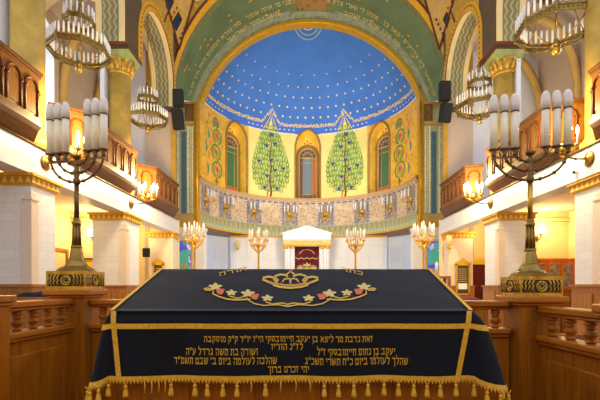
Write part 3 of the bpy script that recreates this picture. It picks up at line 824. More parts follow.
# ================================================================== MURALS (painted on the apse wall)
def wallmap(c, off):
    k = math.degrees(1/RA)
    return lambda s_, z: ap(c+s_*k, z, off)
def tree(c, label):
    t = Thing('tree_mural', label, 'mural', ap(c, 6.02), 'tree murals of the apse')
    f1, f2, f3 = wallmap(c, .012), wallmap(c, .018), wallmap(c, .024)
    f0 = wallmap(c, .008); pb = MB()
    mb = MB(); mb2 = MB(); rows = 13
    prof = [(6.3,.7),(6.7,1.05),(7.1,1.32),(8.1,1.38),(9.1,1.12),(9.8,.84),(10.4,.5),(11.2,.1)]
    def halfw(z):
        for (z0, w0), (z1, w1) in zip(prof, prof[1:]):
            if z <= z1: return w0+(w1-w0)*(z-z0)/(z1-z0)
        return .1
    for i in range(rows):
        z = 6.75+i*.335
        w = max(.16, halfw(z-.2)-.06)
        n = max(1, round(w/.2))
        for sd in (-1, 1):
            br = [(sd*w*k/8, z+.20*sin(PI*k/8*.8)-.10*(k/8)**2) for k in range(9)]
            mb2.ribbon(br, .06, f1)
            for j in range(n):
                s_ = sd*w*(j+.5)/n; zz = z+.17*sin(PI*(j+.5)/n*.8)-.06*((j+.5)/n)**2
                h = .42+.05*random.random(); ra = min(.11, w/n*.55)
                U = [(s_+ra*1.25*sin(2*PI*k/14)*(.25+.75*(1-cos(2*PI*k/14))/2), zz-h*(1-cos(2*PI*k/14))/2) for k in range(15)]
                W = [.035+.055*(1-cos(2*PI*k/14))/2 for k in range(15)]
                pb.poly(U[:-1], f0)
                (mb if (i+j) % 3 else mb2).ribbon(U, W, f2)
                mb2.ribbon([(s_, zz), (s_-.02*sd, zz-h+.12)], .045, f1)
    t.part('leaf_ground', pb, M['leafpale'], None, 'pale yellow green leaf filling'); t.part('foliage', mb, M['leaf']); t.part('light_foliage', mb2, M['leaf2'], None, 'lighter green leaf loops')
    tb = MB()
    tb.ribbon([(.06*sin(k*.9), 6.02+4.4*k/20) for k in range(21)], [.13*(1-.75*k/20) for k in range(21)], f3)
    tb.ribbon([(-.22, 6.02), (-.2, 6.35), (-.05, 6.55), (.25, 6.75)], .06, f3)
    for z in (7.2, 8.0, 8.8): tb.ribbon([(0, z), (.22, z+.12), (.3, z+.32), (.12, z+.4)], .04, f3)
    t.part('trunk', tb, M['trunk'])
    f4 = wallmap(c, .03)
    for s_, z in ((-.42, 6.5), (.45, 6.52), (-.25, 7.3), (.32, 7.75), (.05, 8.4), (-.3, 9.3), (.1, 10.1), (.9, 7.9), (-.85, 8.2), (.28, 9.5)):
        g = MB()
        for a, b in ((0,0),(-.05,.07),(.05,.07),(0,.1),(-.09,.13),(.09,.13)): g.disc((s_+a, z+b), .055, f4)
        t.part('grape_cluster', g, M['grape'])
    tip = MB(); tip.ribbon([(-.5, 10.5), (-.25, 10.95), (0, 11.45), (.25, 10.95), (.5, 10.5)], .05, wallmap(c, .05)); tip.poly([(-.13,10.75),(0,11.3),(.13,10.75)], wallmap(c, .04))
    t.part('tip', tip, M['star'], None, 'gold pointed tip over the blue border')
tree(-25, 'painted leafy green tree mural between the left and central apse windows')
tree(25, 'painted leafy green tree mural between the central and right apse windows')
def vine(c, sd, label):
    t = Thing('vine_mural', label, 'mural', ap(c, 6.1), 'flowering vine murals of the apse')
    f1, f2, f3 = wallmap(c, .012), wallmap(c, .018), wallmap(c, .024)
    mb = MB(); fl = MB(); ct = MB(); FL = []
    for i, (z, r) in enumerate(((6.95, .46), (7.95, .44), (8.9, .40), (9.7, .27))):
        x_ = .06*(-1)**i
        mb.ribbon(arcpts(x_, z, r, -80, 250, 18), .12, f1)
        mb.ribbon(arcpts(x_, z, r*.62, 100, 380, 12), .05, f1)
        mb.disc((x_-.05*sd, z-r*.15), .11, f2, 0)
        fl = MB(); FL.append(fl)
        for a in range(5): fl.disc((x_+.1*cos(a*1.26), z+.1*r+.1*sin(a*1.26)), .085, f2, 0)
        ct.disc((x_, z+.1*r), .05, f3)
    t.part('scroll_stem', mb, M['leaf']); 
    for fl in FL: t.part('flower', fl, M['pink'], None, 'pink flower')
    t.part('flower_centre', ct, M['trunk'])
    st = MB(); st.ribbon([(0, 6.05), (.03, 6.3), (-.02, 6.5)], .06, f3); st.ribbon([(-.2, 6.2), (0, 6.35), (.2, 6.2)], .05, f3); t.part('root', st, M['trunk'])
    for s_, z in ((-sd*-.95, 6.9), (sd*.9, 8.9), (sd*1.15, 8.1)):
        bd = MB(); bd.ribbon([(s_, z-.4), (s_+.1, z-.1), (s_-.05, z+.25)], [.1, .2, .05], f1)
        t.part('bird', bd, M['teal'], None, 'blue green bird beside the scrolls')
    for s_, z in ((sd*.75, 7.6), (sd*1.0, 9.4), (sd*.8, 9.9), (sd*.7, 8.4)):
        sp = MB(); sp.disc((s_, z), .09, f1); sp.ribbon([(s_, z), (s_-.1, z-.35)], .04, f1)
        t.part('bud', sp, M['pink'])
vine(-67, -1, 'painted flowering vine scrolls on gold ground left of the left apse window')
vine(67, 1, 'painted flowering vine scrolls on gold ground right of the right apse window')

# ================================================================== PILLARS, COLUMNS
ordn = {8.75: 'nearest', 13.35: 'second', 18.1: 'farthest'}
what = {(-1, 8.75): 'white tiled pillar with gilt cornice at the left edge behind the left menorah',
        (-1, 13.35): 'white tiled pillar with gilt cornice between the left menorah and a black wall speaker',
        (-1, 18.1): 'pale pillar with gilt cornice behind the left memorial plaque',
        (1, 8.75): 'white tiled pillar with gilt cornice at the right edge beside the glazed bookcase',
        (1, 13.35): 'white tiled pillar with gilt cornice just left of the right menorah',
        (1, 18.1): 'pale pillar with gilt cornice behind the right memorial plaque'}
for sd in (-1, 1):
    for Y in (8.75, 13.35, 18.1):
        x = lambda d: D(sd, d) + (.12 if sd > 0 else 0)
        L = .84 if Y < 9 else 1.05 if Y < 18 else .6
        t = Thing('pillar', what[(sd, Y)], 'pillar', (x(6.55), Y+L/2, HF), 'lower aisle pillars')
        mb = MB(); mb.box(x(6.02), x(7.1), Y, Y+L, HF, 2.2); t.part('shaft', mb, M['tile'] if Y < 18 else M['strip'])
        mb = MB()
        for z0, z1, p in ((2.17, 2.21, .04), (2.21, 2.36, .07), (2.36, 2.42, .12)):
            a = x(6.02-p); b = x(7.1+p)
            q = [(a, Y-p), (b, Y-p), (b, Y+L+p), (a, Y+L+p)]
            for i in range(4):
                A, B = q[i], q[(i+1) % 4]; l = sqrt((A[0]-B[0])**2+(A[1]-B[1])**2)
                mb.add([(A[0],A[1],z0),(B[0],B[1],z0),(B[0],B[1],z1),(A[0],A[1],z1)], [(0,1,2,3)], False, 1 if z0 == 2.21 else 0, [(0,0),(l,0),(l,1),(0,1)])
            mb.add([(u, v, z0) for u, v in q], [(0,1,2,3)]); mb.add([(u, v, z1) for u, v in q], [(0,1,2,3)])
        t.part('cornice', mb, [M['goldflat'], M['capband']])
        if Y < 18:
            mb = MB()
            mb.box(x(5.985), x(6.2), Y-.035, Y+.2, .05, 1.78); mb.box(x(5.995), x(6.15), Y-.025, Y+.15, 1.78, 1.86)
            mb.box(x(5.97), x(6.2), Y-.05, Y+.22, 1.86, 1.9); mb.box(x(6.0), x(6.12), Y-.02, Y+.12, 1.9, 2.02); mb.frustum(x(6.06), Y+.05, 2.02, 2.1, .05, .06, .02, .02)
            t.part('corner_strip', mb, M['strip'])
        mb = MB(); mb.box(x(5.97), x(7.15), Y-.05, Y+L+.05, HF, .0); mb.box(x(5.93), x(7.2), Y-.09, Y+L+.09, 0, .06)
        mb.box(x(6.15), x(6.95), Y-.08, Y-.04, -1.2, -.15); mb.box(x(5.93), x(5.98), Y+.15, Y+L-.15, -1.2, -.15)
        t.part('wainscot', mb, M['wains'], None, 'wooden panelling round the foot')
cl = {(-1, 9.35): 'yellow marbled gallery column at the left edge in front of the big left chandelier',
      (-1, 14.0): 'yellow marbled gallery column with gilt capital between the two left chandeliers',
      (1, 9.35): 'yellow marbled gallery column cut by the right edge of the picture',
      (1, 14.0): 'yellow marbled gallery column with gilt capital between the two right chandeliers'}
for sd in (-1, 1):
    for Y in (9.35, 14.0):
        x = lambda d: D(sd, d)
        cx = x(6.5 if sd < 0 else 6.62); r = .345
        t = Thing('column', cl[(sd, Y)], 'column', (cx, Y, 3.15), 'gallery columns')
        mb = MB(); mb.lathe([(r+.1,3.15),(r+.1,3.3),(r+.02,3.4),(r,3.5),(r,7.25)], (cx,Y,0), 28); t.part('shaft', mb, M['colyel'])
        mb = MB(); mb.lathe([(r+.02,7.17),(r+.04,7.2),(r+.02,7.24),(r+.01,7.26),(r+.02,7.3),(r+.05,7.45),(r+.1,7.58),(r+.14,7.64)], (cx,Y,0), 28)
        for k in range(14):
            a = 2*PI*k/14
            mb.tube([(cx+(r+.02)*cos(a), Y+(r+.02)*sin(a), 7.28), (cx+(r+.06)*cos(a), Y+(r+.06)*sin(a), 7.42), (cx+(r+.12)*cos(a), Y+(r+.12)*sin(a), 7.52), (cx+(r+.12)*cos(a), Y+(r+.12)*sin(a), 7.57)], [.06,.065,.05,.025], 6)
        t.part('capital', mb, M['capgold'], None, 'gilt leafy capital')
        mb = MB(); mb.frustum(cx, Y, 7.58, 7.84, .40, .40, .5, .5, 1); mb.box(cx-.54, cx+.54, Y-.54, Y+.54, 7.84, 7.95, 0)
        t.part('abacus', mb, [M['abacus'], M['abgreen']], None, 'dark square slab over a green painted block')

# ================================================================== BALCONIES
def balcony(sd, plan, label, panel_w=.5):
    # plan: points (d, Y) of the front from near to far
    x = lambda d: D(sd, d)
    Y_a, Y_b = plan[0][1], plan[-1][1]
    t = Thing('balcony', label, 'balcony', (x(6.2), (Y_a+Y_b)/2, 3.07), 'carved oak gallery fronts')
    pts = [(x(d), Y) for d, Y in plan]
    cx = x(9)
    body, cap, base, und = MB(), MB(), MB(), MB()
    for A, B in zip(pts, pts[1:]):
        s_ = 1 if sd < 0 else -1        # side of A->B away from the nave
        body.obox(A, B, 3.4, 4.42, .06, 0, s_)
        # outward normal (to the nave)
        dx, dy = B[0]-A[0], B[1]-A[1]; l = sqrt(dx*dx+dy*dy); nx, ny = (dy/l, -dx/l) if sd < 0 else (-dy/l, dx/l)
        ex, ey = dx/l*.04, dy/l*.04
        def off(p, k, e=0): return (p[0]+nx*k+ex*e, p[1]+ny*k+ey*e)
        cap.obox(off(A,.07,-1), off(B,.07,1), 4.44, 4.5, .18, 0, s_); cap.obox(off(A,.04,-.5), off(B,.04,.5), 4.38, 4.44, .1, 0, s_)
        base.obox(off(A,.05,-.7), off(B,.05,.7), 3.36, 3.47, .1, 0, s_); base.obox(off(A,.025), off(B,.025), 3.47, 3.53, .06, 0, s_)
        # sloped underside down to the beam top
        und.add([(*off(A,.05,-.7),3.36), (*off(B,.05,.7),3.36), (*off(B,.0),3.28), (*off(A,.0),3.28)], [(0,1,2,3)])
        xa, xb = x(6.0), x(6.0)
        und.add([(*A,3.28), (*B,3.28), (xb,B[1],3.075), (xa,A[1],3.075)], [(0,1,2,3)])
    t.part('parapet', body, M['wood_bal']); t.part('handrail', cap, M['wood_baly'], None, None, .012); t.part('base_moulding', base, M['wood_baly'], None, None, .01); t.part('underside', und, M['wood_baly'])
    for A, B in zip(pts, pts[1:]):
        dx, dy = B[0]-A[0], B[1]-A[1]; l = sqrt(dx*dx+dy*dy); tx, ty = dx/l, dy/l; nx, ny = (dy/l, -dx/l) if sd < 0 else (-dy/l, dx/l)
        n = max(1, round(l/panel_w)); w = l/n
        for k in range(n):
            c = (k+.5)*w
            fn = lambda u, v, dd: (A[0]+tx*(c+u)+nx*dd, A[1]+ty*(c+u)+ny*dd, v)
            hw = min(.19, w/2-.05)
            mb = MB()
            path = [(-hw, 3.56), (-hw, 4.1)] + arcpts(0, 4.1, hw, 180, 0, 8)[1:-1] + [(hw, 4.1), (hw, 3.56)]
            mb.tube([fn(u, v, .012) for u, v in path], .026, 6)
            mb.tube([fn(-hw, 4.1, .02), fn(-hw, 4.05, .02)], .04, 6); mb.tube([fn(hw, 4.1, .02), fn(hw, 4.05, .02)], .04, 6)
            inn = [(-hw+.05, 3.6), (hw-.05, 3.6), (hw-.05, 4.08)] + arcpts(0, 4.08, hw-.05, 0, 180, 8)[1:-1] + [(-hw+.05, 4.08)]
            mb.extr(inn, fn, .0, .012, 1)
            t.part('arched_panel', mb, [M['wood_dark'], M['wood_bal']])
balcony(-1, [(5.78, 3.6), (5.78, 8.64), (6.05, 8.8)], 'carved oak gallery balcony at the upper left edge, in front of the near yellow column')
balcony(-1, [(6.4, 10.0), (5.78, 10.5), (5.78, 13.6), (6.2, 13.7)], 'long carved oak gallery balcony behind the candles of the left menorah')
balcony(-1, [(6.3, 14.95), (5.78, 15.4), (5.78, 18.0), (6.0, 18.2)], 'carved oak gallery balcony left of the apse arch, behind a lit sconce')
balcony(1, [(5.78, 3.6), (5.78, 8.5), (6.05, 8.7)], 'carved oak gallery balcony whose end just shows at the right edge')
balcony(1, [(6.5, 9.8), (5.78, 9.9), (5.78, 13.45), (6.2, 13.6)], 'long carved oak gallery balcony behind the candles of the right menorah')
balcony(1, [(6.3, 15.0), (5.78, 15.25), (5.78, 18.0), (6.0, 18.2)], 'carved oak gallery balcony right of the apse arch, behind a lit sconce')

# ================================================================== CHANDELIERS
def chandelier(label):
    t = Thing('chandelier', label, 'chandelier', (0,0,0), 'brass crown chandeliers')
    N = 8; Rr = .80
    def ringpt(r, k, z): a = 2*PI*(k+.5)/N; return (r*cos(a), r*sin(a), z)
    mb = MB()
    def crown(mb, r, z0, z1):
        for k in range(N):
            A, B = ringpt(r, k, 0), ringpt(r, k+1, 0)
            mb.obox(A, B, z0, z0+.025, .04); mb.obox(A, B, z1-.025, z1, .04)
            mb.obox(A, B, z0, z1, .008)
            for j in range(7):
                q = (j+.5)/7; p = (A[0]+(B[0]-A[0])*q, A[1]+(B[1]-A[1])*q, (z0+z1)/2)
                mb.ball(p, .028, 6, 4)
            mb.lathe([(.03, z0-.03), (.035, z0), (.025, (z0+z1)/2), (.035, z1), (.012, z1+.08)], (A[0],A[1],0), 8)
    crown(mb, Rr, -.06, .08); t.part('crown_ring', mb, M['brass'])
    mb = MB(); crown(mb, .40, .80, .90); t.part('upper_ring', mb, M['brass'])
    mb = MB()
    for k in range(N):
        mb.tube([ringpt(Rr-.02, k, .05), ringpt(.56, k, .40), ringpt(.39, k, .84), ringpt(.2, k, 1.15), ringpt(.05, k, 1.4)], .012, 6)
        mb.tube([ringpt(Rr-.03, k, -.05), ringpt(.55, k, -.22), ringpt(.25, k, -.33), ringpt(.05, k, -.36)], .013, 6)
    mb.lathe([(.05,1.3),(.11,1.34),(.13,1.38),(.06,1.44),(.09,1.5),(.03,1.6),(.02,1.7)], (0,0,0), 12)
    mb.lathe([(.02,-.2),(.09,-.32),(.12,-.36),(.06,-.4)], (0,0,0), 12)
    t.part('frame', mb, M['brass'])
    mb = MB(); mb.ball((0,0,-.47), .1, 14, 10); t.part('pendant_ball', mb, M['brass_lit'])
    mb = MB(); mb.tube([(0,0,1.65),(0,0,4.4)], .014, 6)
    for k in range(46): mb.ball((0,0,1.7+k*.058), .024, 6, 4)
    t.part('chain', mb, M['brass_dark'])
    def cand(p, h):
        mb = MB(); mb.lathe([(.03,0),(.035,.02),(.012,.03)], p, 8, 1); mb.lathe([(.024,.03),(.024,.03+h),(.012,.05+h),(.002,.075+h)], p, 8, 0)
        t.part('candle', mb, [M['whitecandle'], M['brass']])
    for k in range(N):
        A, B = ringpt(Rr, k, 0), ringpt(Rr, k+1, 0)
        for j in range(5):
            q = (j+.5)/5; cand((A[0]+(B[0]-A[0])*q, A[1]+(B[1]-A[1])*q, .08), .28)
        A, B = ringpt(.40, k, 0), ringpt(.40, k+1, 0)
        for j in range(2):
            q = (j+.5)/2; cand((A[0]+(B[0]-A[0])*q, A[1]+(B[1]-A[1])*q, .90), .28)
    return t.o
ch = chandelier('large brass candle chandelier hanging at the upper left, before the greige vault')
def place(o, loc, s_, rz): o.location = loc; o.scale = (s_,)*3; o.rotation_euler = (0,0,rz)
place(ch, (-6.2, 11.2, 6.4), .97, R(10))
ch2 = dup(ch, None, None, None, 'smaller far chandelier hanging in the left arch, beside the left black loudspeakers'); place(ch2, (-6.15, 15.95, 6.5), .93, R(30))
ch3 = dup(ch, None, None, None, 'large brass candle chandelier cropped by the top right, above the right menorah'); place(ch3, (6.25, 10.25, 6.45), 1.14, R(-8))
ch4 = dup(ch, None, None, None, 'smaller far chandelier hanging in the right arch, partly behind the right menorah candles'); place(ch4, (6.3, 14.9, 6.5), 1.03, R(20))

# ================================================================== WALL SCONCES (lit) ON THE BEAMS
def beam_sconce(label):
    t = Thing('wall_sconce', label, 'sconce', (0,0,0), 'lit brass sconces on the gallery beams')
    # rosette in the x = 0 plane, arm towards +x
    My = Matrix.Rotation(PI/2, 3, 'Y')
    mb = MB(); mb.lathe([(.17,0),(.17,.02),(.13,.045),(.1,.05),(.07,.075),(.03,.085)], (0,0,0), 20, 0, True, My); t.part('rosette', mb, M['brass'])
    mb = MB(); mb.tube([(.05,0,0),(.25,0,.0),(.42,0,.02),(.55,0,.1),(.58,0,.2)], [.022,.02,.022,.02,.03], 8)
    mb.ball((.3,0,0), .035, 8, 6); t.part('arm', mb, M['brass'])
    mb = MB(); mb.lathe([(.02,.1),(.07,.16),(.09,.2),(.05,.25),(.03,.33)], (.58,0,0), 12)
    for k in range(6):
        a = 2*PI*(k+.5)/6; ux, uy = cos(a), sin(a)
        mb.tube([(.58,0,.2),(.58+.1*ux,.1*uy,.15),(.58+.2*ux,.2*uy,.17),(.58+.27*ux,.27*uy,.25)], .014, 6)
        mb.lathe([(.015,.23),(.05,.26),(.055,.29),(.02,.3)], (.58+.27*ux,.27*uy,0), 10)
    t.part('candelabrum', mb, M['brass_lit'])
    for k in range(6):
        a = 2*PI*(k+.5)/6; p = (.58+.27*cos(a), .27*sin(a), 0)
        mb = MB(); mb.lathe([(.018,.30),(.018,.48)], p, 8); c = t.part('candle', mb, M['whitecandle'])
        mb = MB(); mb.lathe([(.012,.48),(.03,.53),(.034,.57),(.02,.63),(.004,.68)], p, 8); t.part('bulb', mb, M['bulb'], c)
    return t.o
s1 = beam_sconce('lit brass candle sconce on the left beam, glowing behind the left menorah candles')
s1.location = (D(-1,6), 9.2, 2.78)
s2 = dup(s1, (D(-1,6), 13.7, 2.78), 0, None, 'lit brass candle sconce on the left beam, glowing before the farther left balcony')
s3 = dup(s1, (D(1,6), 8.9, 2.78), PI, None, 'lit brass candle sconce on the right beam, glowing behind the right menorah candles')
s4 = dup(s1, (D(1,6), 13.65, 2.78), PI, None, 'lit brass candle sconce on the right beam, glowing before the farther right balcony')
def lamp(name, loc, watts, col, rad=.12, typ='POINT', rot=None, **kw):
    l = bpy.data.lights.new(name, typ); l.energy = watts; l.color = col
    if typ in ('POINT', 'SPOT'): l.shadow_soft_size = rad
    for k, v in kw.items(): setattr(l, k, v)
    o = bpy.data.objects.new(name, l); COL.objects.link(o); o.location = loc
    if rot: o.rotation_euler = rot
    return o
WARM = (1, .77, .36)
for sd, Y in ((-1, 9.2), (-1, 13.7), (1, 8.9), (1, 13.65)):
    lamp('sconce_light', (D(sd, 5.25), Y+.4, 3.8), 280 if Y < 12 else 400, WARM, .2)
# globe wall lamps of the aisles
def globe(label, loc):
    t = Thing('wall_lamp', label, 'wall lamp', loc, 'globe lamps under the galleries')
    x, y, z = loc
    mb = MB(); mb.ball((x, y, z), .17, 16, 10); t.part('globe', mb, M['globe'])
    mb = MB(); mb.tube([(x, y+.3, z-.3), (x, y+.12, z-.34), (x, y, z-.26), (x, y, z-.15)], .025, 6); mb.lathe([(.02,-.2),(.09,-.17),(.1,-.13)], (x,y,z), 12)
    mb.box(x-.06, x+.06, y+.28, y+.32, z-.4, z-.2)
    t.part('bracket', mb, M['brass'])
    lamp('globe_light', (x, y-.35, z+.1), 60, WARM, .2)
globe('glowing globe wall lamp in the left aisle beside the left menorah shaft', P(92, 233, 16.08))
globe('glowing globe wall lamp in the right aisle beside the right menorah shaft', P(541, 230, 16.08))
lamp('aisle_light', (-8.2, 11, 2.5), 55, WARM, .3); lamp('aisle_light', (8.6, 11, 2.5), 55, WARM, .3)
lamp('aisle_light', (-7.3, 17.5, 2.4), 40, WARM, .3); lamp('aisle_light', (7.6, 17.5, 2.4), 40, WARM, .3)

# ================================================================== APSE FRIEZE SCONCES
def frieze_sconce(label):
    t = Thing('candle_bracket', label, 'candle bracket', (0,0,0), 'gilt candle brackets on the mosaic frieze')
    # wall plane y = 0, towards the hall = -y
    mb = MB(); mb.lathe([(.16,0),(.14,.04),(.06,.07)], (0,0,0), 12, 0, True, Matrix.Rotation(PI/2, 3, 'X'))
    mb.tube([(-.28,-.03,-.62),(-.1,-.05,-.42),(0,-.05,-.2),(0,-.05,.1)], .035, 6); mb.tube([(.28,-.03,-.62),(.1,-.05,-.42),(0,-.05,-.2)], .035, 6)
    mb.tube([(-.16,-.03,-.3),(0,-.04,-.36),(.16,-.03,-.3)], .03, 6)
    mb.tube([(0,-.05,.1),(0,-.05,.55)], .025, 6); mb.ball((0,-.06,.6), .07, 8, 6)
    t.part('scrolled_backplate', mb, M['gold'])
    mb = MB(); tips = []
    for s_ in (-.40, -.2, .2, .40):
        d = -.45 if abs(s_) < .3 else -.32
        mb.tube([(0,-.05,-.12),(s_*.4,d*.5,-.22),(s_*.85,d,-.16),(s_,d,-.02)], .022, 6); mb.lathe([(.02,-.03),(.07,0),(.03,.03)], (s_,d,0), 8); tips.append((s_, d))
    t.part('branch_arms', mb, M['gold'])
    for s_, d in tips:
        mb = MB(); mb.lathe([(.036,.03),(.036,.44),(.01,.5)], (s_,d,0), 8); t.part('candle', mb, M['whitecandle'])
    return t.o
names = ['first', 'second', 'third', 'fourth', 'fifth', 'sixth', 'seventh', 'eighth']
lab = {0: 'gilt candle bracket on the frieze at the far left by the gold arch jamb', 1: 'gilt candle bracket on the frieze under the left window niche',
       2: 'gilt candle bracket on the frieze under the left side of the left tree mural', 3: 'gilt candle bracket on the frieze just left of the ark pediment tip',
       4: 'gilt candle bracket on the frieze just right of the ark pediment tip', 5: 'gilt candle bracket on the frieze under the right side of the right tree mural',
       6: 'gilt candle bracket on the frieze under the right window niche', 7: 'gilt candle bracket on the frieze at the far right by the gold arch jamb'}
fs0 = None
for i, c in enumerate(STR):
    p = ap(c, 4.95, .05)
    if fs0 is None:
        fs0 = frieze_sconce(lab[0]); fs0.location = p; fs0.rotation_euler = (0,0,-R(c))
    else: dup(fs0, p, -R(c), None, lab[i])

# ================================================================== ARK
def ark():
    Y = 25.6; cx = .06
    t = Thing('torah_ark', 'white marble ark portal with pediment framing a wine red curtain', 'ark', (cx, Y+.3, PF))
    mb = MB(); mb.box(cx-1.42, cx-.78, Y, Y+.9, PF, 2.85); mb.box(cx+.78, cx+1.42, Y, Y+.9, PF, 2.85); mb.box(cx-.8, cx+.8, Y+.55, Y+.9, PF, 2.9)
    t.part('portal', mb, M['white'])
    mb = MB()
    fn = lambda u, v, d: (cx+u, Y-.12+d, v)
    mb.extr([(-1.5,2.95),(1.5,2.95),(1.5,3.3),(0,3.72),(-1.5,3.3)], fn, 0, .95)
    mb.extr([(-1.58,3.28),(0,3.72),(1.58,3.28),(1.58,3.36),(0,3.82),(-1.58,3.36)], fn, -.06, .95)
    t.part('pediment', mb, M['white'])
    mb = MB(); mb.extr([(-.1,3.5),(0,3.44),(.1,3.5),(.03,3.52),(0,3.56),(-.03,3.52)], fn, -.03, .02); t.part('emblem', mb, M['gold'], None, 'small gilt emblem in the pediment')
    mb = MB(); mb.extr([(-1.48,2.55),(1.48,2.55),(1.48,2.95),(-1.48,2.95)], fn, .03, .6, 1); mb.extr([(-1.5,2.6),(1.5,2.6),(1.5,2.7),(-1.5,2.7)], fn, -.02, .1)
    for k in range(20): mb.ball((cx-.9+k*.095, Y-.12, 2.82), .035, 6, 4)
    mb.extr([(-.95,2.75),(.95,2.75),(.95,2.92),(-.95,2.92)], fn, .0, .1, 1)
    t.part('entablature', mb, [M['gold'], M['cream']], None, 'gilt beaded entablature')
    for s_ in (-1.3, -.95, .95, 1.3):
        mb = MB(); mb.lathe([(.13,PF),(.13,PF+.12),(.1,PF+.16),(.09,2.3),(.12,2.36)], (cx+s_, Y-.05, 0), 14); c = t.part('column', mb, M['white'])
        mb = MB(); mb.lathe([(.1,2.33),(.12,2.42),(.15,2.55)], (cx+s_, Y-.05, 0), 10); t.part('capital', mb, M['gold'], c)
    c = MB()
    c.grid(lambda u, v: (cx-.75+1.5*u, Y+.42+.03*sin(u*40), PF+.2+3.5*v), 48, 4); c1 = t.part('curtain', c, M['wine'], None, 'wine red velvet curtain')
    fb = MB(); fn2 = lambda u, v: (cx+u, Y+.36, v)
    fb.ribbon([(-.72, 1.9)] + [(-.72+1.44*k/24, 1.86-.08*abs(sin(k*PI/6))) for k in range(25)], .05, fn2)
    fb.ribbon(arcpts(0, 1.95, .5, 20, 160, 12, .42), .05, fn2); t.part('gold_braid', fb, M['palethread'], c1)
    em = MB()
    for s_ in (-.42, .42):
        em.disc((s_, 1.15), .17, fn2, 0, 10); em.ribbon(arcpts(s_, 1.15, .22, 0, 360, 12), .04, fn2); em.poly([(s_-.08,.4),(s_+.08,.4),(s_+.05,1.0),(s_-.05,1.0)], fn2)
    em.poly([(-.2,1.3),(.2,1.3),(.25,1.5),(.12,1.42),(0,1.58),(-.12,1.42),(-.25,1.5)], fn2); em.poly([(-.2,.3),(.2,.3),(.2,1.2),(0,1.28),(-.2,1.2)], fn2, 0)
    t.part('embroidered_crown', em, M['palethread'], c1)
    return t
ark()

# ================================================================== FLOOR CANDELABRA OF THE APSE
def candelabra(label):
    t = Thing('floor_candelabrum', label, 'candelabrum', (0,0,0), 'gilt floor candelabra before the ark')
    # base z = 0, candle tips at 3.4
    mb = MB(); mb.lathe([(.3,0),(.3,.06),(.2,.12),(.1,.2),(.05,.35),(.038,2.4),(.09,2.5),(.05,2.6)], (0,0,0), 16); t.part('pole', mb, M['gold'])
    mb = MB(); tips = [(0, 0)]
    n = 8
    for k in range(n):
        a = 2*PI*(k+.3)/n; ux, uy = cos(a), sin(a)
        mb.tube([(0,0,2.5),(.12*ux,.12*uy,2.52),(.26*ux,.26*uy,2.66),(.36*ux,.36*uy,2.92)], .018, 6)
        mb.tube([(0,0,2.6),(.12*ux,.12*uy,2.78),(.22*ux,.22*uy,2.8),(.3*ux,.3*uy,2.72)], .014, 6)
        mb.lathe([(.02,2.9),(.06,2.94),(.03,2.97)], (.36*ux,.36*uy,0), 8); tips.append((.36*ux, .36*uy))
    mb.tube([(.3*cos(2*PI*k/24), .3*sin(2*PI*k/24), 2.74) for k in range(24)], .016, 6, 0, True)
    mb.tube([(0,0,2.55),(0,0,3.05)], .03, 6); mb.lathe([(.02,3.0),(.06,3.05),(.03,3.07)], (0,0,0), 8)
    t.part('branch_arms', mb, M['gold'])
    for k, (a, b) in enumerate(tips):
        z = 3.07 if k == 0 else 2.97
        mb = MB(); mb.lathe([(.028,z),(.028,z+.36),(.006,z+.42)], (a,b,0), 8); t.part('candle', mb, M['whitecandle'])
    return t.o
cd = candelabra('gilt floor candelabrum with white candles just left of the ark, behind the black cloth')
def at(px, Y): return ((px-VX)/F*Y, Y, PF)
cd.location = at(258.5, 16.2)
c2 = dup(cd, at(355.5, 16.2), .2, None, 'gilt floor candelabrum with white candles just right of the ark, behind the black cloth')
c3 = dup(cd, at(194.5, 15.2), .3, None, 'gilt floor candelabrum with white candles before the left stained glass picture')
c4 = dup(cd, at(423.5, 15.2), .1, None, 'gilt floor candelabrum with white candles before the right stained glass picture')
for o in (c3, c4): o.scale = (1.02,)*3

# ================================================================== PICTURES, PLAQUES, DOOR, BOOKCASE, SPEAKERS
def stained_picture(px0, px1, py0, py1, Y, label, kind):
    x0, _, z1 = P(px0, py0, Y); x1, _, z0 = P(px1, py1, Y)
    t = Thing('stained_glass_picture', label, 'picture', ((x0+x1)/2, Y, z0))
    mb = MB(); w = .07
    for a, b, c, d in ((x0-w,x0,z0-w,z1+w),(x1,x1+w,z0-w,z1+w),(x0,x1,z1,z1+w),(x0,x1,z0-w,z0)): mb.box(a,b,Y-.06,Y+.04,c,d)
    t.part('frame', mb, M['gold'])
    mb = MB(); mb.box(x0,x1,Y-.01,Y+.03,z0,z1); g = t.part('glass_panel', mb, M['stained'])
    fn = lambda u, v: (u, Y-.016, v); cx = (x0+x1)/2; h = z1-z0; ww = x1-x0
    mb = MB(); mb.poly([(x0+.16*ww,z0+.2*h),(x1-.16*ww,z0+.2*h),(x1-.16*ww,z1-.35*h),(cx,z1-.2*h),(x0+.16*ww,z1-.35*h)], fn); t.part('landscape', mb, M['stteal'], g)
    if kind:
        mb = MB(); mb.poly([(cx-.1,z0+.1*h),(cx+.1,z0+.1*h),(cx+.16,z0+.35*h),(cx,z0+.42*h),(cx-.16,z0+.35*h)], lambda u, v: (u, Y-.02, v)); t.part('lamp_motif', mb, M['palethread'], g)
    else:
        mb = MB(); mb.ribbon([(x0+.1*ww,z0+.12*h),(x1-.1*ww,z0+.12*h)], .18, lambda u, v: (u, Y-.02, v)); t.part('border', mb, M['stviolet'], g)
stained_picture(177.5, 191, 242, 277, 21.55, 'tall violet and teal stained glass picture left of the apse, behind a candelabrum', 1)
stained_picture(427, 441.5, 242, 270, 21.55, 'violet and teal stained glass picture right of the apse, behind a candelabrum', 0)
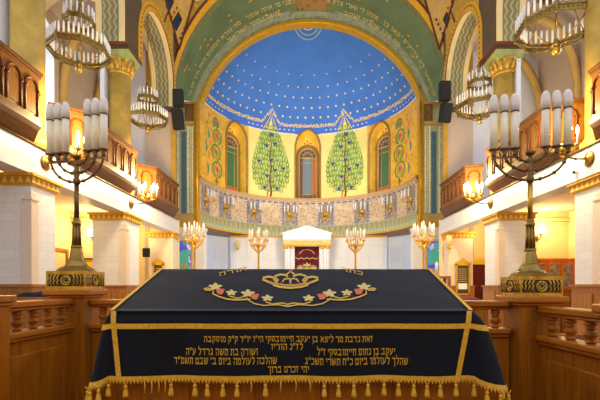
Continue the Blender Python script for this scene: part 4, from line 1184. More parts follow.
def plaque(px0, px1, py0, Y, label):
    x0, _, z1 = P(px0, py0, Y); x1 = P(px1, py0, Y)[0]; z0 = -.35
    t = Thing('memorial_plaque', label, 'plaque', ((x0+x1)/2, Y, z0), 'gilt framed memorial plaques')
    mb = MB(); w = .07
    for a, b, c, d in ((x0,x0+w,z0,z1),(x1-w,x1,z0,z1),(x0,x1,z1-w,z1),(x0,x1,z0,z0+w)): mb.box(a,b,Y-.07,Y,c,d)
    cx = (x0+x1)/2
    mb.extr([(x0-.03,z1),(x1+.03,z1),(x1+.03,z1+.05),(cx+.15,z1+.14),(cx,z1+.24),(cx-.15,z1+.14),(x0-.03,z1+.05)], lambda u, v, d: (u, Y-.07+d, v), 0, .07)
    t.part('frame', mb, M['gold'])
    mb = MB(); mb.box(x0+w,x1-w,Y-.02,Y,z0+w,z1-w); t.part('tablet', mb, M['plaque'])
    mb = MB()
    for k in range(9): mb.ribbon([(x0+w+.05, z1-.22-k*.09), (x1-w-.05, z1-.22-k*.09)], .028, lambda u, v: (u, Y-.025, v))
    t.part('engraved_lines', mb, M['tan'])
    mb = MB(); mb.poly([(x0+w+.04,z0+.25),(x1-w-.04,z0+.25),(x1-w-.04,z0+.5),(x0+w+.04,z0+.5)], lambda u, v: (u, Y-.027, v)); t.part('paper_notice', mb, M['white'])
plaque(153, 164, 263.5, 18.0, 'gilt framed dark memorial plaque on the left pillar by the black cloth corner')
plaque(455.5, 469.5, 264, 18.0, 'gilt framed dark memorial plaque on the right pillar left of the dark red door')
# doors
x0, _, z1 = P(473, 264.5, 18.6); x1 = P(488, 264, 18.6)[0]
mb = MB(); mb.box(x0, x1+.5, 18.62, 18.74, HF, z1); d1 = struct('door_1', mb, M['door'])
mb = MB(); mb.ball((x0+.12, 18.58, -1.1), .05, 8, 6); mb.obj('door_knob', M['brass_lit'], d1)
mb = MB(); mb.box(x0-.05, x1+.5, 18.55, 18.74, z1, z1+.26); struct('trim_7', mb, M['sign'])
gwl = D(-1, 9.55)
mb = MB(); 
for a, b, c, d in ((14.9,15.02,HF,1.35),(15.98,16.1,HF,1.35),(14.9,16.1,1.35,1.47)): mb.box(gwl, gwl+.08, a, b, c, d)
mb.box(gwl, gwl+.03, 15.02, 15.98, HF, 1.35, 1); mb.box(gwl, gwl+.05, 15.2, 15.8, .2, 1.15, 1)
struct('door_2', mb, [M['wains'], M['cream']])
# gilt picture left aisle
t = Thing('framed_picture', 'small gilt framed picture on the left aisle wall beside the menorah foot', 'picture', P(89, 268, 16.35))
a, b = P(83.5, 258, 16.32), P(95, 270, 16.32)
mb = MB()
for x0, x1, z0, z1 in ((a[0],a[0]+.06,b[2],a[2]),(b[0]-.06,b[0],b[2],a[2]),(a[0],b[0],a[2]-.06,a[2]),(a[0],b[0],b[2],b[2]+.06)): mb.box(x0,x1,16.3,16.4,z0,z1)
t.part('frame', mb, M['brass_dark']); mb = MB(); mb.box(a[0]+.06,b[0]-.06,16.35,16.39,b[2]+.06,a[2]-.06); t.part('print', mb, M['sign'])
# bookcase right aisle
def bookcase():
    Y = 15.9; xa, xb = P(533, 260, Y)[0], P(574.5, 260, Y)[0]; zt = P(0, 258.5, Y)[2]
    t = Thing('bookcase', 'cherry wood bookcase with glazed doors in the right aisle behind the menorah foot', 'bookcase', ((xa+xb)/2, Y+.2, HF))
    mb = MB(); mb.box(xa, xb, Y+.02, Y+.4, HF, zt-.1); mb.box(xa-.05, xb+.05, Y-.05, Y+.4, zt-.1, zt); t.part('carcass', mb, M['orange'])
    n = 3; w = (xb-xa)/n
    for k in range(n):
        x0, x1 = xa+k*w, xa+(k+1)*w; f = .09
        mb = MB()
        for p in ((x0+.01,x0+f,-.1,zt-.12),(x1-f,x1-.01,-.1,zt-.12),(x0+f,x1-f,zt-.22,zt-.12),(x0+f,x1-f,-.1,.0)): mb.box(p[0],p[1],Y-.04,Y,p[2],p[3])
        d = t.part('glass_door', mb, M['orange'])
        mb = MB(); mb.box(x0+f,x1-f,Y-.02,Y-.01,0,zt-.22); t.part('pane', mb, M['bookglass'], d)
        mb = MB(); mb.box(x0+.02,x1-.02,Y-.03,Y+.02,HF+.1,-.14); t.part('lower_door', mb, M['wains'])
bookcase()
# loudspeakers
def speaker(c, w, h, dep, tilt, rz, label):
    t = Thing('loudspeaker', label, 'loudspeaker', c)
    Mx = Matrix.Translation(c) @ Matrix.Rotation(rz, 4, 'Z') @ Matrix.Rotation(tilt, 4, 'X')
    def tr(mb): mb.v = [tuple(Mx @ Vector(v)) for v in mb.v]; return mb
    mb = MB(); mb.frustum(0, 0, -h/2, h/2, w/2, dep/2, w/2, dep/2); t.part('cabinet', tr(mb), M['black'], None, None, .03)
    mb = MB(); mb.box(-w/2+.04, w/2-.04, -dep/2-.02, -dep/2, -h/2+.05, h/2-.05); t.part('grille', tr(mb), M['grille'])
    mb = MB(); sg = -1 if c[0] < 0 else 1; mb.tube([(0,dep/2,0),(0,dep/2+.25,0),(sg*(abs(D(sg,5.97)-c[0])),18.16-c[1],0)] if c[2] > 3 else [(0,dep/2,0),(-.12,dep/2+.8,.05)], .03, 6); t.part('bracket', tr(mb), M['brass_dark'])
YS = 17.5
def cpt(px, py): return P(px, py, YS)
speaker(cpt(178.3, 98.5), .43, .72, .3, 0, 0, 'upper black loudspeaker hung left of the apse arch')
speaker(cpt(178, 119.5), .43, .84, .3, R(14), R(-12), 'lower tilted black loudspeaker hung left of the apse arch')
speaker(cpt(444.6, 91.5), .46, .82, .3, 0, 0, 'upper black loudspeaker hung right of the apse arch')
speaker(cpt(445.5, 113), .46, .78, .3, R(14), R(12), 'lower tilted black loudspeaker hung right of the apse arch')
speaker(P(146.3, 252.5, 17.6), .3, .38, .3, R(10), R(20), 'small black loudspeaker on the wall between the left pillars')
mb = MB(); c = P(573, 163, 9.4)
t = Thing('security_camera', 'small white dome camera on the right beam below the sconce', 'camera', (D(1,5.98), 9.3, 2.6))
mb = MB(); mb.ball((D(1,5.95), 9.3, 2.62), .06, 10, 8); t.part('housing', mb, M['white']); mb = MB(); mb.ball((D(1,5.91), 9.28, 2.6), .035, 8, 6); t.part('lens', mb, M['black'])

def shade_lamp(p, label):
    t = Thing('bracket_lamp', label, 'wall lamp', p, 'small shaded lamps by the ark')
    x, y, z = p
    mb = MB(); mb.lathe([(.05,-.18),(.11,-.1),(.03,-.02)], p, 10); mb.tube([(x,y+.3,z-.1),(x,y,z-.12)], .03, 6); t.part('holder', mb, M['gold'])
    mb = MB(); mb.lathe([(.13,.0),(.12,.4),(.08,.42)], p, 12); t.part('lamp_shade', mb, M['cream'])
shade_lamp(P(237.5, 247, 26.25), 'small cream shaded bracket lamp on the marble wall left of the ark')
shade_lamp(P(449, 245, 17.75), 'small cream shaded bracket lamp above the right memorial plaque')
# ================================================================== PEWS AND SMALL THINGS OF THE HALL
def pew(x0, x1, Y, label):
    t = Thing('pew', label, 'pew', ((x0+x1)/2, Y, HF), 'oak pews round the platform')
    mb = MB(); mb.box(x0+.06, x1-.06, Y, Y+.05, HF+.3, -1.0); t.part('backrest', mb, M['pew'])
    mb = MB(); mb.box(x0+.02, x1-.02, Y-.03, Y+.09, -1.0, -.94); t.part('back_rail', mb, M['pew'])
    mb = MB(); mb.box(x0+.06, x1-.06, Y-.46, Y, HF+.42, HF+.46); t.part('seat', mb, M['pew'])
    for xx in (x0, x1-.06):
        mb = MB(); mb.box(xx, xx+.06, Y-.5, Y+.08, HF, -1.05); t.part('end_panel', mb, M['wood'])
for k, Y in enumerate((4.9, 6.0, 7.1, 8.2)):
    w = ['nearest', 'second nearest', 'third', 'farthest'][k]
    pew(-5.6, -2.9, Y, w + ' oak pew on the left, seen between the balusters')
    pew(2.9, 5.8, Y, w + ' oak pew on the right, seen between the balusters')
    pew(-2.2, 2.2, Y+.4, w + ' oak pew before the platform, behind the front railing')
def stand(px0, px1, Y, zt, label):
    x0, x1 = P(px0, 0, Y)[0], P(px1, 0, Y)[0]
    t = Thing('book_stand', label, 'lectern', ((x0+x1)/2, Y, HF))
    mb = MB(); mb.box(x0, x1, Y, Y+.45, zt-.06, zt); t.part('top', mb, M['pew'])
    for a in (x0, x1-.08):
        for b in (Y, Y+.37): 
            mb = MB(); mb.box(a, a+.08, b, b+.08, HF, zt-.06); t.part('leg', mb, M['pew'])
    mb = MB(); mb.box(x0+.04, x1-.04, Y+.02, Y+.43, -.75, -.7); t.part('shelf', mb, M['pew'])
    return t
stand(434, 451, 11.6, .31, 'small oak book stand behind the right corner of the black cloth')
x, y, z = P(433.8, 276, 11.8)
t = Thing('candle', 'single white candle in a holder on the oak book stand', 'candle', (x+.08, y, .31))
mb = MB(); mb.lathe([(.045,.36),(.045,.68),(.01,.72)], (x+.08,y,0), 10); t.part('wax', mb, M['whitecandle'])
mb = MB(); mb.lathe([(.08,.31),(.07,.33),(.05,.37)], (x+.08,y,0), 10); t.part('holder', mb, M['brass_lit'])
def lectern(x, Y, zt, w, label):
    t = Thing('lectern', label, 'lectern', (x, Y, HF))
    mb = MB(); mb.box(x-w/2+.05, x+w/2-.05, Y-.17, Y+.17, HF, zt-.1); t.part('body', mb, M['wood'])
    mb = MB(); mb.box(x-w/2, x+w/2, Y-.21, Y+.21, zt-.1, zt-.03); t.part('top', mb, M['wood_x'])
lectern(-4.0, 6.33, -.12, 1.1, 'oak reading desk under a dark coat beyond the left railing')
lectern(3.3, 8.6, -.26, 1.0, 'oak reading desk under a red cloth beyond the right railing')
def heap(name, x, Y, z, w, d, h, mat, label, cat):
    mb = MB(); mb.grid(lambda u, v: (x-w/2+w*u, Y-d/2+d*v, z+h*(sin(PI*u)**.4)*(sin(PI*v)**.4)*(.8+.2*sin(u*9+v*5))), 16, 10)
    mb.grid(lambda u, v: (x-w/2+w*u, Y-d/2+d*v, z), 2, 2, 0, True, None, True)
    solo(name, mb, mat, label, cat, (x, Y, z))
heap('coat', -4.0, 6.33, -.15, .75, .4, .13, M['darkcloth'], 'dark coat folded on the desk beyond the left railing', 'coat')
heap('cloth', 3.3, 8.6, -.29, .75, .4, .10, M['redcloth'], 'dark red cloth folded on the desk beyond the right railing', 'cloth')

# ================================================================== BEMA RAILINGS, POSTS
def baluster_mb(x, y, z0, z1, r=.044):
    h = z1-z0; p = [(.55,0),(.75,.04),(.75,.1),(.45,.16),(.62,.24),(.98,.36),(1.0,.44),(.7,.54),(.5,.6),(.78,.64),(.78,.7),(.6,.76),(.95,.84),(.95,.9),(.7,.94),(.7,1)]
    return MB().lathe([(r*a, z0+h*b) for a, b in p], (x,y,0), 14)
def railing(A, B, zt, n, label, face):
    t = Thing('railing', label, 'railing', ((A[0]+B[0])/2, (A[1]+B[1])/2, BF), 'oak railings of the platform')
    mat = M['wood_y'] if abs(A[1]-B[1]) > abs(A[0]-B[0]) else M['wood_x']
    mb = MB(); mb.obox(A, B, zt-.05, zt, .14); mb.obox(A, B, zt-.075, zt-.05, .1); t.part('handrail', mb, mat, None, None, .012)
    mb = MB(); mb.obox(A, B, zt-.27, zt-.225, .16); mb.obox(A, B, zt-.3, zt-.27, .12); t.part('lower_rail', mb, mat, None, None, .01)
    for k in range(n):
        q = (k+.5)/n; t.part('baluster', baluster_mb(A[0]+(B[0]-A[0])*q, A[1]+(B[1]-A[1])*q, zt-.225, zt-.075), M['wood'])
    mb = MB(); mb.obox(A, B, BF, zt-.3, .07)
    dx, dy = B[0]-A[0], B[1]-A[1]; L = sqrt(dx*dx+dy*dy); tx, ty = dx/L, dy/L; nx, ny = face
    m = max(1, round(L/.75)); w = L/m
    for k in range(m):
        a = (A[0]+tx*(k*w+.1)+nx*.04, A[1]+ty*(k*w+.1)+ny*.04); b = (A[0]+tx*((k+1)*w-.1)+nx*.04, A[1]+ty*((k+1)*w-.1)+ny*.04)
        mb.obox(a, b, BF+.12, zt-.40, .025)
    t.part('panel', mb, M['wood'], None, None, .008)
railing((-2.17, 2.8), (-2.17, 3.72), -.105, 5, 'oak platform railing with turned balusters running to the left menorah post', (1, 0))
railing((1.88, 2.4), (1.88, 3.22), -.15, 4, 'oak platform railing with turned balusters running to the right menorah post', (-1, 0))
railing((-2.0, 3.86), (1.68, 3.42), -.115, 19, 'long oak platform railing passing behind the black draped table', (0, -1))
def post(cx, cy, w, zt, label, cap=.05):
    t = Thing('post', label, 'post', (cx, cy, BF), 'oak corner posts of the platform')
    mb = MB(); mb.box(cx-w/2, cx+w/2, cy-w/2, cy+w/2, BF, zt-.05); mb.box(cx-w/2+.05, cx+w/2-.05, cy-w/2-.012, cy-w/2, BF+.15, zt-.2)
    t.part('shaft', mb, M['wood'], None, None, .008)
    mb = MB(); mb.box(cx-w/2-cap, cx+w/2+cap, cy-w/2-cap, cy+w/2+cap, zt-.05, zt); mb.box(cx-w/2-cap*.5, cx+w/2+cap*.5, cy-w/2-cap*.5, cy+w/2+cap*.5, zt-.075, zt-.05); t.part('cap', mb, M['wood_x'], None, None, .01)
LM = (-2.165, 3.87); RM = (1.848, 3.38)
post(LM[0], LM[1], .30, -.024, 'oak corner post carrying the left menorah')
post(RM[0], RM[1], .30, -.074, 'oak corner post carrying the right menorah')
post(-2.17, 2.65, .3, -.055, 'oak railing post at the left edge of the picture', .03)
post(1.86, 2.24, .3, -.10, 'oak railing post at the right edge of the picture', .03)

# ================================================================== MENORAHS
def menorah(label, shaftmat):
    t = Thing('menorah', label, 'menorah', (0,0,0), 'brass menorahs on the corner posts')
    h = .165; w = .172
    # openwork box
    bx = MB(); bx.box(-w+.012, w-.012, -w+.012, w-.012, .004, h-.004, 1)
    for z0, z1, p in ((0,.022,.0),(.022,.03,-.004),(h-.03,h-.022,-.004),(h-.022,h,.0)): bx.box(-w-p, w+p, -w-p, w+p, z0, z1)
    for a in (-1, 1):
        for b in (-1, 1): bx.box(a*w-.01 if a > 0 else -w-.002, a*w+.002 if a > 0 else -w+.01, b*w-.01 if b > 0 else -w-.002, b*w+.002 if b > 0 else -w+.01, 0, h)
    for q in range(4):
        Mz = Matrix.Rotation(q*PI/2, 3, 'Z')
        def fz(u, v, d): 
            p = Mz @ Vector((u, -w+d, v)); return (p.x, p.y, p.z)
        zc = h/2; hh = .05
        bx.tube([fz(.04*cos(k*PI/8), zc+.04*sin(k*PI/8), .0) for k in range(16)], .006, 5, 0, True)
        for k in range(8): bx.tube([fz(.012*cos(k*PI/4), zc+.012*sin(k*PI/4), 0), fz(.038*cos(k*PI/4+.3), zc+.038*sin(k*PI/4+.3), 0)], .005, 5)
        for sx in (-1, 1):
            for k in range(4):
                u = sx*(.062+k*.03)
                bx.tube([fz(u, zc-hh, 0), fz(u+sx*.018, zc-.02, 0), fz(u+sx*.004, zc, 0), fz(u+sx*.018, zc+.02, 0), fz(u, zc+hh, 0)], .0062, 5)
    t.part('openwork_box', bx, [M['brass_lit'], M['pierbrown']])
    ft = MB()
    ft.lathe([(.165,h),(.165,h+.012),(.15,h+.02),(.15,h+.03),(.128,h+.036),(.128,h+.042),(.104,h+.05),(.088,h+.07),(.076,h+.1),(.076,h+.106),(.064,h+.112),(.056,h+.15),(.05,h+.19),(.044,h+.22)], (0,0,0), 8, 0, False)
    ft.lathe([(.044,h+.215),(.05,h+.225),(.044,h+.24)], (0,0,0), 12)
    t.part('stepped_foot', ft, M['brass'])
    sh = MB(); z = h+.23
    sh.lathe([(.03,z),(.026,.60)], (0,0,0), 12)
    for k in range(8):
        a = 2*PI*k/8; sh.tube([(.034*cos(a), .034*sin(a), z), (.026*cos(a), .026*sin(a), .60)], .009, 6)
    sh.lathe([(.03,.59),(.04,.605),(.042,.62),(.03,.635),(.038,.645),(.024,.66)], (0,0,0), 14)
    t.part('fluted_stem', sh, M['brass'])
    sh = MB(); sh.lathe([(.022,.65),(.02,.98)], (0,0,0), 14); t.part('shaft', sh, shaftmat)
    hub = MB(); hub.lathe([(.02,.97),(.032,.985),(.03,1.02),(.02,1.03),(.032,1.075),(.034,1.09),(.02,1.11),(.028,1.15),(.034,1.165),(.016,1.18),(.018,1.2),(.035,1.215),(.045,1.235),(.03,1.24)], (0,0,0), 12); t.part('hub', hub, M['brass_dark'])
    zc = 1.27
    for r in (.295, .208, .122):
        am = MB(); am.tube([(r*cos(R(a)), 0, zc-.03+(r-.03)*.93*sin(R(a))) for a in range(180, 361, 10)], .0105, 8)
        for a in (205, 230, 255, 285, 310, 335): am.ball((r*cos(R(a)), 0, zc-.03+(r-.03)*.93*sin(R(a))), .0175, 8, 6)
        t.part('arm', am, M['brass_dark'])
    for s_ in (-1, 1):
        br = MB(); br.box(min(s_*.1, s_*.3), max(s_*.1, s_*.3), -.008, .008, zc-.075, zc-.06); t.part('cross_bar', br, M['brass_dark'])
    for s_ in (-1, 1):
        for r in (.295, .208, .122):
            x = s_*r
            cb = MB(); cb.lathe([(.012,zc-.06),(.024,zc-.05),(.014,zc-.04),(.026,zc-.028),(.016,zc-.018),(.042,zc-.004),(.044,zc+.004),(.03,zc+.008)], (x,0,0), 14); t.part('drip_pan', cb, M['brass_dark'])
            cb = MB(); cb.lathe([(.032,zc+.006),(.032,zc+.33)], (x,0,0), 16); c = t.part('candle', cb, M['candle'])
            cb = MB(); cb.lathe([(.0345,zc+.315),(.0345,zc+.333)], (x,0,0), 16); t.part('band', cb, M['brass_dark'], c)
            cb = MB(); cb.lathe([(.037,zc+.325),(.0385,zc+.39),(.036,zc+.43),(.029,zc+.458),(.017,zc+.475),(.003,zc+.481)], (x,0,0), 16); t.part('frosted_cap', cb, M['frost'], c)
    return t.o
m1 = menorah('tall brass menorah with six thick white candles on the left railing post', M['brass_dark'])
m1.location = (LM[0], LM[1], -.024); m1.scale = (1.02,)*3
m2 = dup(m1, (RM[0], RM[1], -.074), 0, .96, 'tall brass menorah with six thick white candles on the right railing post')
for q in list(bpy.data.objects):
    if q.parent == m2 and q.name.startswith('shaft'): q.data = q.data.copy(); q.data.materials[0] = M['brass_lit']; q['label'] = 'shiny gilt upper shaft'  # right shaft recoloured brighter to paint in the light falling on it
# the branches of both are turned a little towards the hall
for o, a in ((m1, R(-14)), (m2, R(-10))):
    for chd in [q for q in bpy.data.objects if q.parent == o]:
        if chd.name.split('.')[0] in ('arm', 'cross_bar', 'drip_pan', 'candle', 'hub'): chd.rotation_euler = (0, 0, a)

# ================================================================== READING TABLE AND CLOTH
TXL, TXR, TY0, TY1, TZ0, TZ1 = -.978, .832, 2.06, 2.77, -.126, .115
t = Thing('reading_table', 'oak reading table under the black embroidered cloth', 'table', ((TXL+TXR)/2, (TY0+TY1)/2, BF))
mb = MB(); i_ = .02
mb.add([(TXL+i_,TY0+i_,TZ0-.03),(TXR-i_,TY0+i_,TZ0-.03),(TXR-i_,TY1-i_,TZ1-.03),(TXL+i_,TY1-i_,TZ1-.03),(TXL+i_,TY0+i_,TZ0-.07),(TXR-i_,TY0+i_,TZ0-.07),(TXR-i_,TY1-i_,TZ1-.07),(TXL+i_,TY1-i_,TZ1-.07)],
       [(0,1,2,3),(7,6,5,4),(0,4,5,1),(1,5,6,2),(2,6,7,3),(3,7,4,0)]); t.part('sloping_top', mb, M['wood_x'])
mb = MB(); mb.box(TXL+.06, TXR-.06, TY0+.06, TY1-.06, BF+.1, TZ0-.07); t.part('body', mb, M['wood'])
mb = MB(); mb.box(TXL+.03, TXR-.03, TY0+.03, TY1-.03, BF, BF+.1); t.part('plinth', mb, M['wood_x'])
for k in range(5):
    w = (TXR-TXL-.12)/5; x0 = TXL+.06+k*w
    mb = MB(); mb.box(x0+.02, x0+w-.02, TY0+.045, TY0+.062, BF+.18, TZ0-.16); t.part('front_panel', mb, M['wood'], None, None, .006)

def top(x, y, off=0.0):
    q = (y-TY0)/(TY1-TY0)
    return (x, y-off*.32, TZ0+(TZ1-TZ0)*q+off*.95)
# perimeter samples (point, outward direction, flare at the hem, extra drop)
per = []
NS, NFAN, NFR = 14, 8, 48
def add_per(x, y, nx, ny, fl, dr): per.append((x, y, nx, ny, fl, dr))
FL_L, FL_R = .115, .175
for k in range(NS): 
    q = k/NS; add_per(TXL, TY1-(TY1-TY0)*q, -1, 0, .04+(FL_L*.7-.04)*q**2+.008*sin(q*14), .028*q**3)
for k in range(NFAN+1):
    a = PI/2*k/NFAN; b = sin(2*a)
    add_per(TXL, TY0, -cos(a), -sin(a), FL_L*(.7*(1-k/NFAN)+.25*b)+.012*k/NFAN, .028*(1-k/NFAN)+.012*b)
for k in range(1, NFR):
    q = k/NFR; e = max(0, 1-min(q, 1-q)/.04)
    add_per(TXL+(TXR-TXL)*q, TY0, 0, -1, .012+.004*sin(q*31)+.003*sin(q*57), .006*sin(q*23)*.5)
for k in range(NFAN+1):
    a = PI/2*k/NFAN; b = sin(2*a)
    add_per(TXR, TY0, sin(a), -cos(a), FL_R*(.85*(k/NFAN)+.25*b)+.012*(1-k/NFAN), .04*(k/NFAN)+.012*b)
for k in range(1, NS+1):
    q = 1-k/NS; add_per(TXR, TY1-(TY1-TY0)*q, 1, 0, .06+(FL_R*.85-.06)*q**2+.008*sin(q*14), .04*q**3)
iF0 = NS+NFAN; iF1 = iF0+NFR
DROP = .338
def skirt(i, t_, off=0.0):
    i = max(0, min(len(per)-1.0001, i)); k = int(i); f = i-k
    A, B = per[k], per[k+1]
    x, y, nx, ny, fl, dr = [A[j]+(B[j]-A[j])*f for j in range(6)]
    l = sqrt(nx*nx+ny*ny) or 1; nx /= l; ny /= l
    z0 = top(x, y)[2]
    o = fl*(t_**(.62 if x > 0 else .8)) + .012*sin(min(1, t_*6)*PI/2) + off
    return (x+nx*o, y+ny*o, z0 - (DROP+dr)*t_)
def iX(x): return iF0+(x-TXL)/(TXR-TXL)*NFR
cloth = Thing('table_cover', 'black velvet cloth with gold embroidery and Hebrew lettering draped over the sloping table', 'cloth', ((TXL+TXR)/2, (TY0+TY1)/2, TZ0))
mb = MB()
mb.grid(lambda u, v: (lambda p: (p[0], p[1], p[2]+.006+.004*sin(u*19+v*7)*sin(v*9)*.4))(top(TXL+(TXR-TXL)*u, TY0+(TY1-TY0)*v)), 48, 20)
n = len(per)
mb.grid(lambda u, v: (lambda p: (p[0], p[1], p[2]+.006))(skirt(u*(n-1.0001), v)), n-1, 12)
mb.grid(lambda u, v: (TXL+(TXR-TXL)*u, TY1+.012*sin(min(1, v*6)*PI/2)+.03*v, TZ1+.006-DROP*v), 12, 6)
# weld the drape to the top so that it reads as one cloth
o = cloth.part('velvet', mb, M['velvet'])
import bmesh
bm_ = bmesh.new(); bm_.from_mesh(o.data); bmesh.ops.remove_doubles(bm_, verts=bm_.verts, dist=.002); bm_.to_mesh(o.data); bm_.free()
for p in o.data.polygons: p.use_smooth = True
UP = .011
def S_(i, t_, k=.004): 
    p = skirt(i, t_, k); return (p[0], p[1], p[2]+.006)
bw = .026
for x0, s_ in ((TXL, 1), (TXR, -1)):
    mb = MB(); mb.grid(lambda u, v: top(x0+s_*bw*.75*(u-.35), TY0+(TY1-TY0)*v, UP), 1, 16)
    xb = TXL+.04 if s_ > 0 else TXR-.065
    mb.grid(lambda u, v: S_(iX(x0+(xb-x0)*v+s_*bw*u), .0+.985*v), 1, 14)
    cloth.part('braid_strip', mb, M['braid'], None, 'yellow braid along the side edges')
mb = MB(); mb.grid(lambda u, v: S_(4+u*(n-9), (.062+.026*v)/DROP, .005), n*2, 1); cloth.part('braid_band', mb, M['braid'], None, 'yellow braid band across the front')
mb = MB()
mb.grid(lambda u, v: S_(u*(n-1.001), .945+.055*v, .006), n*2, 1)
for k in range(int(n*2.2)):           # scalloped lower edge
    i0, i1 = k*(n-1.01)/(n*2.2), (k+1)*(n-1.01)/(n*2.2)
    a, b = S_(i0, 1, .006), S_(i1, 1, .006); m_ = S_((i0+i1)/2, 1.06, .006)
    mb.add([a, b, m_], [(0,1,2)])
cloth.part('fringe', mb, M['braid'], None, 'yellow scalloped fringe round the hem')
def tassel(i, thin):
    p = S_(i, 1.03, .008); mb = MB()
    x, y, z = p
    if thin: mb.tube([(x,y,z),(x+.002,y,z-.02),(x-.001,y,z-.055)], .0035, 5)
    else:
        mb.tube([(x-.012,y,z+.008),(x,y,z-.016)], .0025, 5); mb.tube([(x+.012,y,z+.008),(x,y,z-.016)], .0025, 5)
        mb.lathe([(.004,-.012),(.009,-.018),(.009,-.024),(.006,-.028),(.010,-.04),(.0135,-.062),(.014,-.072)], (x,y,z), 10)
    cloth.part('tassel', mb, M['braid'])
full = [129, 173, 197, 209, 224, 238, 266, 324, 338, 353, 367, 383, 397, 412, 425, 438, 454]
thin = [147, 154, 161, 167, 252, 281, 296, 310]
for px in full: tassel(iX((px-VX)/F*TY0), False)
for px in thin: tassel(iX((px-VX)/F*TY0), True)
for i in (iF0, iF0-2.2, iF0-4.2, iF0-6.2, iF0-9.5, iF0-12, iF1, iF1+2, iF1+3.8, iF1+5.8, iF1+8.5, iF1+11): tassel(i, False)
# lettering of the front
def line(s, px0, px1, py_top, py_bot):
    vs, fs = text_shape(s, .014)
    x0, x1 = (px0-VX)/F*(TY0-.02), (px1-VX)/F*(TY0-.02)
    zb, zt = (VY-py_bot)/F*(TY0-.02), (VY-py_top)/F*(TY0-.02)
    mb = MB(); out = []
    for x_, y_ in vs:
        X = x0+(x1-x0)*x_; Z = zb+(zt-zb)*y_
        tt = (TZ0+.006-Z)/DROP; out.append(S_(iX(X), tt, .003))
    mb.add(out, fs); cloth.part('embroidered_line', mb, M['thread2'])
line('זאת נדבת מר ליפא בן יעקב חיימובסקי הי"ו יו"ד ק"ק מוסקבה', 204, 372.6, 336.3, 341.8)
line('לז"נ הוריו', 271, 303, 344, 349.8)
line('יעקב בן נחום חיימובסקי ז"ל', 317.3, 394.8, 348.7, 354.8)
line('ושורה בת משה גרדל ע"ה', 186, 257.6, 348.5, 354.8)
line('שהלך לעולמו ביום כ"ח תשרי תשכ"ג', 305, 407.6, 358, 364.4)
line('שהלכה לעולמה ביום ב\' שבט תשמ"ד', 174, 277, 357.6, 364)
line('יהי זכרם ברוך', 268, 309, 366.5, 372.6)
# embroidery of the sloping top: photo points brought onto the plane of the top
def on_top(px, py, off=UP):
    dx, dz = (px-VX)/F, (VY-py)/F; s_ = (TZ1-TZ0)/(TY1-TY0)
    Y = (TZ0-s_*TY0)/(dz-s_)
    return top(dx*Y, Y, off)
T1 = lambda u, v: on_top(u, v, UP); T2 = lambda u, v: on_top(u, v, UP+.002); T3 = lambda u, v: on_top(u, v, UP+.004)
mb = MB()
TH = 1.75
mb.ribbon([(273,286.5),(280,288.6),(290.5,289.6),(301,288.6),(308,286.5)], TH*1.3, T1); mb.ribbon([(274,284.5),(281,286.3),(290.5,287),(300,286.3),(307,284.5)], TH*.8, T1)
for s_ in (-1, 1):
    X = lambda d: 290.5+s_*d
    mb.ribbon([(X(17),285.5),(X(22),283.5),(X(27.5),281.2),(X(27),279.3),(X(22),278.3),(X(15),279.5),(X(12.5),281.6),(X(15),284.5)], TH*1.3, T1)
    mb.ribbon([(X(13),284.5),(X(16.5),281),(X(15),277.5),(X(10),276),(X(5),276.6),(X(2.6),278.5)], TH*1.2, T1)
    mb.ribbon([(X(8),283.5),(X(6),280.6),(X(1),280.2),(X(0),284)], TH*.9, T1); mb.ribbon([(X(.6),273.5),(X(3.2),275.3),(X(3.8),277)], TH*.9, T1)
cr = cloth.part('embroidered_crown', mb, M['thread'], None, 'gold embroidered crown')
mb = MB()
for px, py in ((290.5,272.6),(290.5,285.2),(281,285.6),(300,285.6),(270.5,283.8),(310.5,283.8)): mb.disc((px, py), 1.5, T2, 0, 8, .9)
cloth.part('red_jewel', mb, M['redthread'], cr)
def leaf(mb, c, r, ry):
    pts = []
    for k in range(20):
        a = 2*PI*k/20+PI/2; q = (1, .8, .52, .8)[k % 4]
        pts.append((c[0]+r*q*cos(a), c[1]-ry*q*sin(a)))
    n_ = len(pts); mb.add([T2(*c)] + [T2(*p) for p in pts], [(0, 1+k, 1+(k+1) % n_) for k in range(n_)])
for s_ in (-1, 1):
    X = lambda d: 287.5+s_*d if s_ < 0 else 287.5+d*1.06
    mb = MB()
    mb.ribbon([(X(0),308.3),(X(10),306.6),(X(24),307.3),(X(33),305.6),(X(39),302),(X(41),299)], [1.6,1,1,1.2,1,.8], T1)
    mb.ribbon([(X(0),306.4),(X(5),304.8),(X(15),306),(X(22),303.6)], 1.35*.9, T1)
    mb.ribbon([(X(37),301),(X(50),301.8),(X(60),301),(X(68),298.6),(X(74.5),295.5),(X(74),292.5)], 1.35*1.1, T1)
    mb.ribbon([(X(42),298),(X(50),300.2),(X(58),297.8)], 1.35*.8, T1)
    mb.ribbon([(X(76),292),(X(82),291.8),(X(83.5),290.6),(X(80),289.8),(X(77),290.6)], 1.35*1.0, T1)
    v = cloth.part('embroidered_vine', mb, M['thread2'], None, 'gold embroidered vine stem')
    for d, py, r, ry in ((20, 300.3, 6.5, 3.6), (39.5, 295.6, 7.5, 4.4), (56, 294.8, 6, 3.4), (72, 288.8, 7.5, 4.2)):
        mb = MB(); leaf(mb, (X(d), py), r, ry); cloth.part('vine_leaf', mb, M['palethread'], v)
    for d, py in ((32.5, 299), (67, 293.8)):
        mb = MB(); mb.poly([(X(d-4.5),py-2.2),(X(d+4.5),py-1.2),(X(d+2.5),py+2.6),(X(d-2),py+3.2)], T3)
        for k in range(4): mb.disc((X(d-2.5+k*1.7), py-2), 1.3, T3, 0, 6, .8)
        cloth.part('red_fruit', mb, M['redthread'], v)
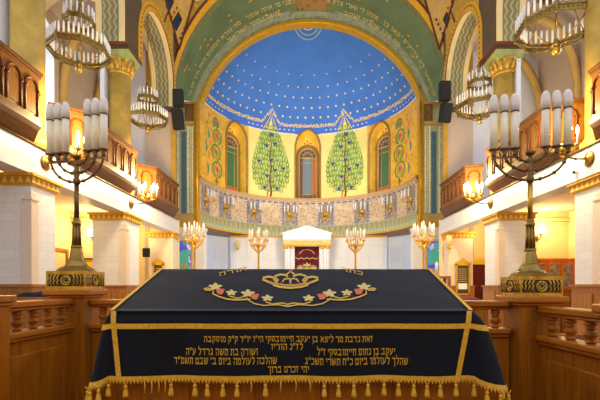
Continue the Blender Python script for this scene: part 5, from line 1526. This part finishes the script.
def topline(s, c0, c1, h):
    vs, fs = text_shape(s, .03); mb = MB()
    mb.add([T1(c0[0]+(c1[0]-c0[0])*x_, c0[1]+(c1[1]-c0[1])*x_-h*y_) for x_, y_ in vs], fs); cloth.part('embroidered_word', mb, M['thread'])
topline('תורה', (219, 277.6), (246, 271.6), 3.4)
topline('כתר', (341, 271.8), (363, 277.0), 3.4)

# ================================================================== LIGHT, CAMERA
w = bpy.data.worlds.new('World'); S.world = w; w.use_nodes = True
bg = w.node_tree.nodes['Background']; bg.inputs[0].default_value = (.87, .93, 1, 1); bg.inputs[1].default_value = .95
def spot(loc, target, watts, col, size=R(100), blend=.8, rad=.4):
    d = Vector(target)-Vector(loc)
    return lamp('spotlight', loc, watts, col, rad, 'SPOT', d.to_track_quat('-Z', 'Y').to_euler(), spot_size=size, spot_blend=blend)
for sd in (-1, 1):
    for c, w in ((11.75, 1.0), (14.55, .75), (6.8, 1.0)):
        lamp('window_daylight', (D(sd, 10.2 if sd < 0 else 10.2), c, 7.2), 55, (.86, .92, 1), .1, 'AREA', (0, sd*PI/2, 0), size=1.6)
# floodlights standing on the arch ledges and light the apse
spot((-4.9, 22.6, 6.3), (1.5, 27.5, 8.6), 560, (1, .92, .76)); spot((5.2, 22.6, 6.3), (-1.2, 27.5, 8.6), 560, (1, .92, .76))
spot((-3.5, 23, 6.3), (0, 26.5, 12.5), 260, (.85, .92, 1)); spot((3.8, 23, 6.3), (0.2, 26.5, 12.5), 260, (.85, .92, 1))
lamp('chancel_light', (0.1, 22, 4.6), 330, (1, .95, .86), .5)

cam = bpy.data.cameras.new('Camera'); co = bpy.data.objects.new('Camera', cam); COL.objects.link(co)
cam.sensor_width = 36; cam.lens = 36*F/600; cam.shift_x = (300-VX)/600; cam.shift_y = (VY-200)/600
co.location = (0,0,0); co.rotation_euler = (PI/2,0,0); cam.clip_start = .05; cam.clip_end = 200
S.camera = co
for o in list(COL.objects):
    if o.parent is None: o.location.z += EYE
S.view_settings.view_transform = 'Standard'; S.view_settings.look = 'None'
S.view_settings.exposure = 0.35; S.view_settings.gamma = 1; S.view_settings.use_curve_mapping = False
